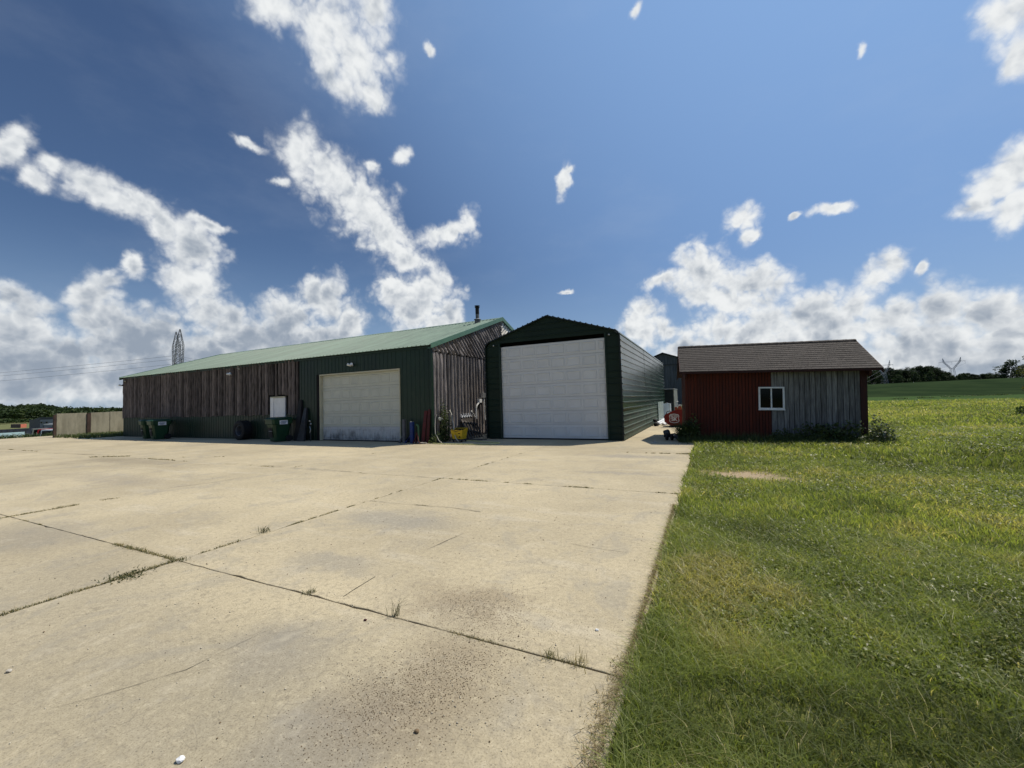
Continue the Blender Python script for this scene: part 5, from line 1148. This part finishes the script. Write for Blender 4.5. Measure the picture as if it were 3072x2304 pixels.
for s in range(5):
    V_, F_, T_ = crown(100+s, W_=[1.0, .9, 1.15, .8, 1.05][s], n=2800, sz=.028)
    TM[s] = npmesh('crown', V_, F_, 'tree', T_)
tkm = []
for s in range(2):
    mb = MB().tube([(0, 0, -.05), (.005, .003, .25), (.0, .01, .55)], .028, 7, .012)
    for k in range(4): a = k*1.6+s; mb.tube([(0, 0, .2+.07*k), (.12*math.cos(a), .12*math.sin(a), .38+.09*k)], .011, 5, .004)
    tkm.append(mb.mesh('trunk', 'bark', True))
def tree(label, u, d, H_, W_, base_v=None, grp=None, s=None, cm=None):
    p0 = at(u, base_v or 1150, d); x_, y_ = p0[0], p0[1]; z_ = float(terr(x_, y_)); s = rs2.randrange(5) if s is None else s
    t = thing('broadleaf_tree', label, 'tree', (x_, y_, z_), grp, rot=(0, 0, rs2.uniform(0, 6)))
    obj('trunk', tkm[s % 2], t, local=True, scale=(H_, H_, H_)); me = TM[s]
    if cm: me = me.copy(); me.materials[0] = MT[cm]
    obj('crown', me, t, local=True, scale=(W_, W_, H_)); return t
# ------------------------------------------------------------------ right-hand woods: trees one by one
prof = [(2596, 1118), (2615, 1108), (2640, 1106), (2668, 1101), (2690, 1108), (2715, 1109), (2738, 1102), (2760, 1097), (2785, 1099), (2808, 1101), (2828, 1110), (2845, 1118), (2862, 1124), (2880, 1126)]
G1 = 'trees of the dark wood on the right horizon'
for row, (dd, off) in enumerate(((425, 0), (445, 9), (470, -8), (405, 5))):
    for k, (u, vt) in enumerate(prof):
        if row == 3 and k % 2: continue
        uu = u+off+rs2.uniform(-4, 4); z_ = float(terr(*at(uu, 1150, dd)[:2])); top = at(uu, vt+rs2.uniform(-2, 5)+(12 if row == 3 else 0), dd)[2]; h = max(6, top-z_)
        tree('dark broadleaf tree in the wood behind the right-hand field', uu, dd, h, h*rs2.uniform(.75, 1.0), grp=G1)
G2 = 'low far trees right of the Y-shaped pylon'
for row, dd in enumerate((600, 640)):
    for k in range(13):
        uu = 2885+k*10.5+rs2.uniform(-3, 3); z_ = float(terr(*at(uu, 1150, dd)[:2])); top = at(uu, 1121+rs2.uniform(-3, 4), dd)[2]; h = max(6, top-z_)
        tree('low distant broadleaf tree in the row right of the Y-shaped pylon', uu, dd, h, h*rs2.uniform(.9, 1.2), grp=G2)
z_ = float(terr(*at(3035, 1150, 400)[:2]))
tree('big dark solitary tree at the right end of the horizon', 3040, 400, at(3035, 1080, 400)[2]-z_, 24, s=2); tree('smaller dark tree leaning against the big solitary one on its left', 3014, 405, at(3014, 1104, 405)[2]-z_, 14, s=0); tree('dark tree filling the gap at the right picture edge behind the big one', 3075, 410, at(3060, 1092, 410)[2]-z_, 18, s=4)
tree('yellowing near tree whose leaves just enter at the right edge', 3125, 85, 9.5, 9.0, s=1, cm='tree_yel')

# ------------------------------------------------------------------ left wooded hill: one mass of crowns
def woods(name, pts, mat, seed, nq=130, sz=1.15):
    rg = np.random.default_rng(seed); VV, FF, TT = [], [], []; off = 0
    for (x_, y_, z_, h, w_) in pts:
        n = nq; d = rg.normal(size=(n, 3)); d /= np.linalg.norm(d, axis=1)[:, None]; d[:, 2] = np.abs(d[:, 2])*.9-.25
        lob = 1+.22*np.sin(d[:, 0]*5+x_)+.18*np.sin(d[:, 1]*7+y_)
        P = np.array([x_, y_, z_+h*.5])+d*np.array([w_/2, w_/2, h*.52])*lob[:, None]*rg.uniform(.75, 1.03, n)[:, None]
        V_, F_, T_ = leaf_quads(P, sz, rg, np.clip(rg.uniform(0, .7)+rg.uniform(-.1, .35, n), 0, 1)); VV.append(V_); FF.append(F_+off); TT.append(T_); off += len(V_)
    return tag(obj(name, npmesh(name, np.vstack(VV), np.vstack(FF), mat, np.concatenate(TT))), kind='stuff')
pts = []; rg = np.random.default_rng(4)
topv = [(-200, 1212), (0, 1214), (30, 1222), (60, 1216), (100, 1212), (125, 1211), (150, 1216), (180, 1219), (215, 1222), (260, 1220), (330, 1219), (420, 1217), (520, 1217)]
for k in range(1500):
    u = rg.uniform(-260, 560); q = rg.uniform(0, 1)**.8; d = 345+q*210
    vt = np.interp(u, [a for a, _ in topv], [b for _, b in topv]); hz = 1203.6+.0303*(1536-u)
    ztop = EYE+(hz-vt)*555/F; p_ = at(u, 1240, d); h = rg.uniform(9, 13)
    zb = float(terr(p_[0], p_[1]))+(ztop-17.5)*q+rg.uniform(-.8, .8)
    pts.append((p_[0], p_[1], zb, h, rg.uniform(8, 13)))
woods('wooded_hill', pts, 'tree_far', 5)
pts = []
for k in range(90):
    u = rg.uniform(-200, 700); d = rg.uniform(90, 330) if k < 0 else rg.uniform(325, 345); p_ = at(u, 1260, d); pts.append((p_[0], p_[1], float(terr(p_[0], p_[1])), rg.uniform(3, 6), rg.uniform(5, 9)))
woods('hedge_line', pts, 'tree_far', 8, 70, .8)

# ------------------------------------------------------------------ grass
def blades(P, h, w, rg, tint, lean=.45, z=0.0):
    n = len(P); th = rg.uniform(0, 2*np.pi, n); ph = rg.uniform(0, 2*np.pi, n); h = h*rg.uniform(.55, 1.25, n); w = w*rg.uniform(.7, 1.3, n)
    wx = np.cos(th)*w/2; wy = np.sin(th)*w/2; le = rg.uniform(.1, 1, n)*lean*h; lx = np.cos(ph)*le; ly = np.sin(ph)*le
    zz = np.full(n, z) if np.isscalar(z) else z; O = np.stack([P[:, 0], P[:, 1], zz], -1)
    S = np.stack([wx, wy, np.zeros(n)], -1); Mm = O+np.stack([lx*.35, ly*.35, h*.62], -1); T = O+np.stack([lx*1.3, ly*1.3, h], -1)
    V = np.stack([O-S, O+S, Mm+S*.75, Mm-S*.75, T], 1).reshape(-1, 3); k = np.arange(n)*5
    return V, np.stack([k, k+1, k+2, k+3], -1), np.stack([k+3, k+2, k+4], -1), np.repeat(tint, 5)
class Acc:
    def __init__(s): s.V = []; s.Q = []; s.T = []; s.C = []; s.o = 0
    def add(s, V, Q, T, C):
        s.V.append(V); s.Q.append(Q+s.o); s.C.append(C)
        if T is not None: s.T.append(T+s.o)
        s.o += len(V)
    def obj(s, name, mat, parent=None, **k):
        me = npmesh(name, np.vstack(s.V), np.vstack(s.Q), mat, np.concatenate(s.C), tris=np.vstack(s.T) if s.T else None); return obj(name, me, parent, **k)
def vnoise(x, y, sc, seed):
    x = x*sc; y = y*sc; xi = np.floor(x).astype(int); yi = np.floor(y).astype(int); fx = x-xi; fy = y-yi; fx = fx*fx*(3-2*fx); fy = fy*fy*(3-2*fy)
    def hsh(a, b): 
        h = (a*374761393+b*668265263+seed*1442695041) & 0x7fffffff; h = ((h ^ (h >> 13))*1274126177) & 0x7fffffff; return (h & 0xffff)/65535.
    return (hsh(xi, yi)*(1-fx)+hsh(xi+1, yi)*fx)*(1-fy)+(hsh(xi, yi+1)*(1-fx)+hsh(xi+1, yi+1)*fx)*fy
def fbm(x, y, sc, seed): return vnoise(x, y, sc, seed)*.55+vnoise(x, y, sc*2.1, seed+1)*.28+vnoise(x, y, sc*4.3, seed+2)*.17
bx_, by_ = ground(2225, 1425); 
def in_shed(x, y):
    c_, s_ = math.cos(SYAW), math.sin(SYAW); lx = (x-SOX)*c_+(y-SOY)*s_; ly = -(x-SOX)*s_+(y-SOY)*c_; return (lx > -.05) & (lx < SLn+.05) & (ly > .0) & (ly < SDP)
acc = Acc(); clov = Acc(); rg = np.random.default_rng(21)
bands = [(.8, 3, 10500, .066, .0048), (3, 6, 4200, .070, .0066), (6, 12, 1200, .078, .011), (12, 24, 300, .11, .020), (24, 48, 62, .13, .042), (48, 74, 22, .16, .07)]
for (r0, r1, dens, h, w_) in bands:
    area = R(95)/2*(r1*r1-r0*r0); n = int(area*dens); r = np.sqrt(rg.uniform(r0*r0, r1*r1, n)); a = rg.uniform(R(-38), R(57), n)
    x = r*np.sin(a); y = r*np.cos(a); edge = -.44-.11*(fbm(x*0, y, 1.6, 3)-.35)-.05*(fbm(x*0, y, 7, 8)-.5)-.02*rg.uniform(0, 1, n)
    keep = (x > edge) & ~in_shed(x, y) & ~((x < -.3) & (y > 32.5) & (y < 33)); 
    c1 = fbm(x, y, .55, 9); c2 = fbm(x, y, 2.1, 31)
    bare = np.exp(-(((x-bx_-.1)/1.15)**2+((y-by_)/.55)**2)**1.3)+.7*np.exp(-(((x-ground(2340, 1440)[0])/.8)**2+((y-ground(2340, 1440)[1])/.3)**2))
    keep &= rg.uniform(0, 1, n) > bare*1.0*(c2*.9+.45)
    keep &= rg.uniform(0, 1, n) > (c2 < .28)*.5
    x, y, r, c1, c2, bare = [q[keep] for q in (x, y, r, c1, c2, bare)]; n = len(x)
    tint = np.clip(.36+.13*(r0 < 6)+(c1-.5)*1.4+(c2-.5)*1.0+rg.normal(0, .12, n), 0, .86)
    tint = np.where((r > 24), np.clip(tint+.02+.05*sstep(30, 60, r), 0, .8), tint); dry = rg.uniform(0, 1, n) < (.035+.12*(c1 > .62)+.3*np.clip(bare, 0, 1)); tint = np.where(dry, rg.uniform(.86, 1, n), tint)
    hh_ = h*(.7+.75*c2)*(1+.35*np.exp(-((x+.4)/.18)**2)*(r < 14)); z = np.maximum(terr(x, y), -.02)
    P = np.stack([x, y], -1); V_, Q_, T_, C_ = blades(P, hh_, w_, rg, tint, 1.7 if r1 < 7 else 1.25, z); acc.add(V_, Q_, T_, C_)
    if r1 <= 24:     # clover: small level leaves in the darker patches
        sel = (fbm(x, y, .45, 77) > .44) & (rg.uniform(0, 1, n) < .6); m_ = sel.sum(); PP = np.stack([x[sel], y[sel], z[sel]+h*rg.uniform(.35, .8, m_)], -1)
        th = rg.uniform(0, 6.28, m_); s_ = (.008 if r1 < 4 else w_*1.25)*rg.uniform(.7, 1.4, m_); ax = np.stack([np.cos(th)*s_, np.sin(th)*s_, rg.normal(0, .35, m_)*s_], -1); bxx = np.stack([-np.sin(th)*s_, np.cos(th)*s_, rg.normal(0, .35, m_)*s_], -1)
        clov.add(np.stack([PP-ax, PP-bxx, PP+ax, PP+bxx], 1).reshape(-1, 3), np.arange(4*m_).reshape(-1, 4), None, np.repeat(np.clip(rg.normal(.38, .2, m_), 0, .8), 4))
tag(acc.obj('lawn_grass', 'grass'), kind='stuff'); tag(clov.obj('clover', 'grass'), kind='stuff')
# dry thatch spilling over the slab edge
acc = Acc(); n = 5200; y = rg.uniform(.9, 6.5, n); amt = fbm(y*0, y, .9, 5); x = -.50-np.abs(rg.normal(0, .055, n))*(.25+2.6*np.clip(amt-.42, 0, 1)); P = np.stack([x, y], -1)
V_, Q_, T_, C_ = blades(P, .022, .004, rg, rg.uniform(.2, 1, n), 3.2, .003); acc.add(V_, Q_, T_, C_); tag(acc.obj('dry_thatch', 'drygrass'), kind='stuff')
# grass and moss growing out of the joints
acc = Acc()
def joint_run(p, q, dens, h, w_, seed, spread=.010, lo=0.5):
    global acc
    dens *= .42; h *= .72; lo += .02
    p, q = np.array(p), np.array(q); ln = np.linalg.norm(q-p); n = int(ln*dens); t = rg.uniform(0, 1, n); X = p+(q-p)*t[:, None]; s = t*ln
    k = fbm(s, s*0+seed, 1.3, seed)*.6+fbm(s, s*0+seed, 5.5, seed+4)*.4; keep = k > lo; X = X[keep]; k = k[keep]; n = len(X)
    if not n: return
    X = X+rg.normal(0, spread, (n, 2))*(.4+2.5*(k-lo))[:, None]*2; acc.add(*blades(X, h*(.5+2.2*(k-lo)), w_, rg, np.clip(rg.normal(.68, .3, n), 0, 1), 1.5, -.004))
A_ = -5.21
joint_run((A_, .2), (A_, 2.4), 1500, .055, .005, 3, lo=0.47); joint_run((A_, 2.42), (A_, 7.2), 800, .05, .007, 5, lo=0.50); joint_run((A_, 7.2), (A_, 12.4), 500, .05, .01, 7, lo=0.49)
joint_run((-10.1, 2.42), (A_, 2.42), 900, .05, .006, 9, lo=0.53); joint_run((A_, 2.42), (-.5, 2.42), 1100, .03, .004, 11, lo=0.59)
joint_run((A_, 7.22), (-.5, 7.22), 700, .05, .009, 13, lo=0.51); joint_run((-10.1, 7.22), (A_, 7.22), 500, .04, .009, 15, lo=0.57); joint_run((-20, 7.22), (-10.1, 7.22), 300, .05, .014, 17, lo=0.59)
joint_run((-10.12, 2.3), (-10.12, 3.2), 900, .05, .007, 19, lo=0.37); joint_run((-10.12, 3.2), (-10.12, 12.2), 250, .05, .012, 21, lo=0.64); joint_run((-25, 7.22), (-46, 7.22), 160, .07, .03, 23, lo=0.57)
joint_run((-2.2, 12.2), (-.5, 12.2), 900, .07, .011, 25, lo=0.47); joint_run((-9, 12.2), (-3, 12.2), 250, .05, .012, 27, lo=0.63); joint_run((-15, 2.4), (-15, 12.2), 160, .06, .016, 29, lo=0.65); joint_run((-40, 12.2), (-20, 12.2), 100, .05, .03, 31, lo=0.62)
joint_run(G(1110, 1503), G(1330, 1522), 900, .03, .006, 33, lo=0.49); joint_run(G(300, 1500), G(356, 1494), 500, .03, .01, 35, lo=0.27); joint_run(G(540, 1372), G(680, 1370), 120, .06, .02, 37, lo=0.47); joint_run(G(270, 1372), G(420, 1368), 200, .07, .03, 39, lo=0.37); joint_run(G(440, 1375), G(560, 1384), 90, .06, .03, 41, lo=0.47)
tag(acc.obj('joint_grass', 'jointgrass'), kind='stuff')
def tuft(label, u, v, n, h, w_, spread, seed, mat='jointgrass', lean=1.0, t0=.5, name='weed_tuft', grp=None, cat='weed'):
    g_ = ground(u, v); h *= .72; n = int(n*.7); r_ = np.random.default_rng(seed); P = r_.normal(0, spread, (n, 2)); a = Acc(); a.add(*blades(P, h, w_, r_, np.clip(r_.normal(t0, .25, n), 0, 1), lean, -.003))
    o_ = a.obj(name, mat, None, loc=(g_[0], g_[1], 0)); return tag(o_, label, cat, grp)
tuft('spidery tuft of thin grass in the joint left of the gravel patch', 1187, 1848, 38, .16, .004, .018, 1, lean=1.1, t0=.4)
tuft('short green tuft in the joint near the grass edge, left of its taller dry neighbour', 1650, 1972, 60, .075, .004, .022, 2, t0=.6)
tuft('dry upright tuft in the joint nearest the lawn edge', 1738, 1990, 60, .085, .0035, .03, 3, lean=.6, t0=.9)
tuft('flat dark green weed mat spreading from the joint at lower left', 388, 1727, 330, .03, .012, .075, 4, lean=2.2, t0=.3, name='weed_mat')['kind'] = 'stuff'
tuft('thin upright weed beside the flat weed mat', 338, 1738, 14, .12, .004, .015, 5, lean=.5, t0=.4)
tuft('dark tuft in the joint where the short crack branches off', 928, 1780, 70, .05, .005, .025, 6, lean=1.4, t0=.3)
tuft('branching weed standing on the diagonal joint in mid yard', 795, 1597, 60, .13, .006, .04, 7, lean=.9, t0=.35)
tuft('small tuft where the two main joints cross', 545, 1682, 60, .06, .005, .03, 8, lean=1.2, t0=.5)
# weeds along the shed, in its shade, and by the bins
acc = Acc()
def loc2(lx, ly): c_, s_ = math.cos(SYAW), math.sin(SYAW); return np.stack([SOX+lx*c_-ly*s_, SOY+lx*s_+ly*c_], -1)
n = 5200; lx = rg.uniform(-.25, SLn+.4, n); ly = -np.abs(rg.normal(.0, .42, n))-.05; k = fbm(lx, ly*.2, 1.4, 3); acc.add(*blades(loc2(lx, ly), (.12+.32*k**1.5*1.6), .011, rg, np.clip(rg.normal(.35, .2, n), 0, .9), .9, -.02))
n = 500; lx = rg.uniform(0, 3.8, n); ly = -rg.uniform(.35, 1.0, n); acc.add(*blades(loc2(lx, ly), .38, .006, rg, np.clip(rg.normal(.8, .15, n), 0, 1), .5, 0.))
n = 700; lx = rg.uniform(-.2, .3, n); ly = -rg.uniform(0, .2, n); acc.add(*blades(loc2(lx, ly), .6, .02, rg, np.clip(rg.normal(.2, .1, n), 0, 1), .9, 0.))
n = 1500; X = np.stack([rg.uniform(-41.6, -36.3, n), rg.uniform(11.9, 16, n)], -1); acc.add(*blades(X, .25, .05, rg, np.clip(rg.normal(.6, .15, n), 0, .9), .9, 0.))
n = 3500; X = np.stack([rg.uniform(-49, -46, n), rg.uniform(2, 22, n)], -1); acc.add(*blades(X, .38, .06, rg, np.clip(rg.normal(.3, .2, n), 0, .9), .9, terr(X[:, 0], X[:, 1])))
n = 1500; X = np.stack([rg.uniform(-2.6, -.6, n), rg.uniform(32.6, 38, n)], -1); acc.add(*blades(X, .8, .04, rg, np.clip(rg.normal(.7, .15, n), 0, .9), .9, 0.))
tag(acc.obj('tall_weeds', 'weed'), kind='stuff')
# shaded dark weeds on the wall base, silvery shrub at the right corner, vine on the gable
def bush(name, label, cat, c, rad, n, sz, mat, seed, elong=1.0, stems=8, h=None, up=.1):
    r_ = np.random.default_rng(seed); d = r_.normal(size=(n, 3)); d /= np.linalg.norm(d, axis=1)[:, None]; q = r_.uniform(.2, 1, n)**.5; lob = 1+.3*np.sin(d[:, 0]*4+seed)*np.cos(d[:, 1]*3)
    P = d*q[:, None]*np.array(rad)*lob[:, None]; P[:, 2] = np.abs(P[:, 2]+rad[2]*.15); V_, F_, T_ = leaf_quads(P, sz, r_, np.clip(r_.normal(.5, .28, n), 0, 1), up, elong)
    t = thing(name, label, cat, tuple(c)); obj('foliage', npmesh('foliage', V_, F_, mat, T_), t, local=True)
    mb = MB()
    for k in range(stems): a = 6.28*k/stems+seed; mb.tube([(.02*math.cos(a), .02*math.sin(a), 0), (rad[0]*.3*math.cos(a), rad[1]*.3*math.sin(a), rad[2]*.5), (rad[0]*.7*math.cos(a), rad[1]*.7*math.sin(a), rad[2]*.95)], .008, 5, .003)
    obj('stem', mb.mesh('stem', 'bark', True), t, local=True); return t
q = loc2(SLn+.12, -.55); bush('corner_shrub', 'leafy shrub with silvery leaves at the right front corner of the shed', 'shrub', (q[0], q[1], -.1), (.36, .30, .80), 700, .036, 'shrub', 3, 1.25, 12)
q = loc2(4.1, -.35); bush('wall_shrub', 'dark shrub in the shade under the grey half of the shed wall', 'shrub', (q[0], q[1], -.1), (.95, .3, .72), 1500, .05, 'weed', 5, 1.1, 10)
q = loc2(.15, -.2); bush('wall_shrub', 'dark climbing weed at the left front corner of the red shed wall', 'shrub', (q[0], q[1], -.05), (.35, .2, .85), 500, .045, 'weed', 6, 1.1, 7)
q = loc2(2.9, -.25); bush('wall_shrub', 'low dark weed clump under the shed window', 'shrub', (q[0], q[1], -.1), (.6, .25, .42), 700, .04, 'weed', 8, 1.1, 7)
bush('climbing_vine', 'climbing vine growing up the gable boards behind the yellow bucket', 'vine', (-9.95, 14.12, 0), (.2, .36, 1.45), 1100, .042, 'weed', 9, .9, 8)
bush('corner_weed', 'low leafy weed at the foot of the barn corner', 'weed', (-10.0, 13.55, 0), (.22, .35, .42), 420, .03, 'weed', 12, .9, 6)
g_ = ground(3070, 1250); bush('lawn_bush', 'round dark bush at the right edge of the lawn', 'bush', (g_[0]+1.3, g_[1]+.4, 0), (1.3, 1.0, .8), 1500, .09, 'weed', 13, 1, 8)
for k in range(5):
    q = at(2700+k*75, 1195+k*-.5, 64+k*1.5); (lambda *a_: bush(*a_))('field_edge_weed', 'low green weed clump on the field edge, %s from the shed' % ['first', 'second', 'third', 'fourth', 'fifth'][k], 'weed', (q[0], q[1], float(terr(q[0], q[1]))-.05), (1.6, .7, .3), 260, .07, 'weed', 20+k, 1, 4)

# ------------------------------------------------------------------ pebbles, gravel, the white stone
def pebbles(n, cx, cy, sx, sy, smin, smax, mat, name, seed, rotd=0):
    r_ = np.random.default_rng(seed); c_, s_ = math.cos(R(rotd)), math.sin(R(rotd)); a, b_ = r_.normal(0, sx, n), r_.normal(0, sy, n); X = cx+a*c_-b_*s_; Y = cy+a*s_+b_*c_
    k = (X < -.5); X, Y = X[k], Y[k]; n = len(X); S = r_.uniform(smin, smax, n)*r_.uniform(.5, 1, n); base = np.array([(1, 0, 0), (0, 1, 0), (-1, 0, 0), (0, -1, 0), (0, 0, .8), (0, 0, -.5)], float)
    th = r_.uniform(0, 6.28, n); V = base[None]*S[:, None, None]*r_.uniform(.6, 1.2, (n, 6, 1)); Vr = V.copy(); Vr[..., 0] = V[..., 0]*np.cos(th)[:, None]-V[..., 1]*np.sin(th)[:, None]; Vr[..., 1] = V[..., 0]*np.sin(th)[:, None]+V[..., 1]*np.cos(th)[:, None]
    Vr += np.stack([X, Y, S*.35], -1)[:, None]; T = np.array([(0, 1, 4), (1, 2, 4), (2, 3, 4), (3, 0, 4), (1, 0, 5), (2, 1, 5), (3, 2, 5), (0, 3, 5)])
    Tt = (T[None]+np.arange(n)[:, None, None]*6).reshape(-1, 3); return tag(obj(name, npmesh(name, Vr.reshape(-1, 3), None, mat, tris=Tt)), kind='stuff')
MT['grit'] = M('brown_grit', (.15, .105, .06), .95, .4, 60, rnd=0); MT['pale_grit'] = M('pale_grit', (.42, .38, .30), .95, .3, 60, rnd=0)
x_, y_ = ground(1270, 2060); pebbles(5500, x_, y_, .20, .34, .0014, .0046, 'grit', 'brown_gravel', 1, -25)
x_, y_ = ground(1430, 1830); pebbles(3200, x_, y_, .28, .20, .0015, .0045, 'grit', 'brown_gravel', 2)
x_, y_ = ground(1200, 2050); pebbles(420, x_, y_, .5, .5, .003, .0065, 'pale_grit', 'pale_gravel', 3)
x_, y_ = ground(800, 1900); pebbles(700, x_, y_, 2.2, 1.2, .003, .009, 'pale_grit', 'pale_gravel', 4); x_, y_ = ground(1500, 1600); pebbles(900, x_, y_, 2.5, 2.2, .003, .009, 'grit', 'brown_gravel', 5)
def rock(label, u, v, s, mat='stone', seed=1):
    g_ = ground(u, v); V_, F_ = lump(0, 0, s*.55, s*1.25, s, s*.7, seed, 2); tag(MB().add(V_, F_).to('loose_stone', mat, loc=(g_[0], g_[1], 0)), label, 'stone')
rock('white jagged stone lying near the bottom left of the picture', 541, 2285, .016, 'white', 3)
rock('small pale stone on the slab near the left edge', 28, 2016, .014, 'stone', 4); rock('small white pebble by the lawn edge above the two tufts', 1791, 1892, .010, 'white', 5); rock('small dark stone beside the brown gravel patch', 1250, 2197, .011, 'grit', 6); rock('tiny brown stone right of the spidery tuft on the slab', 1096, 1862, .011, 'oldred', 7)
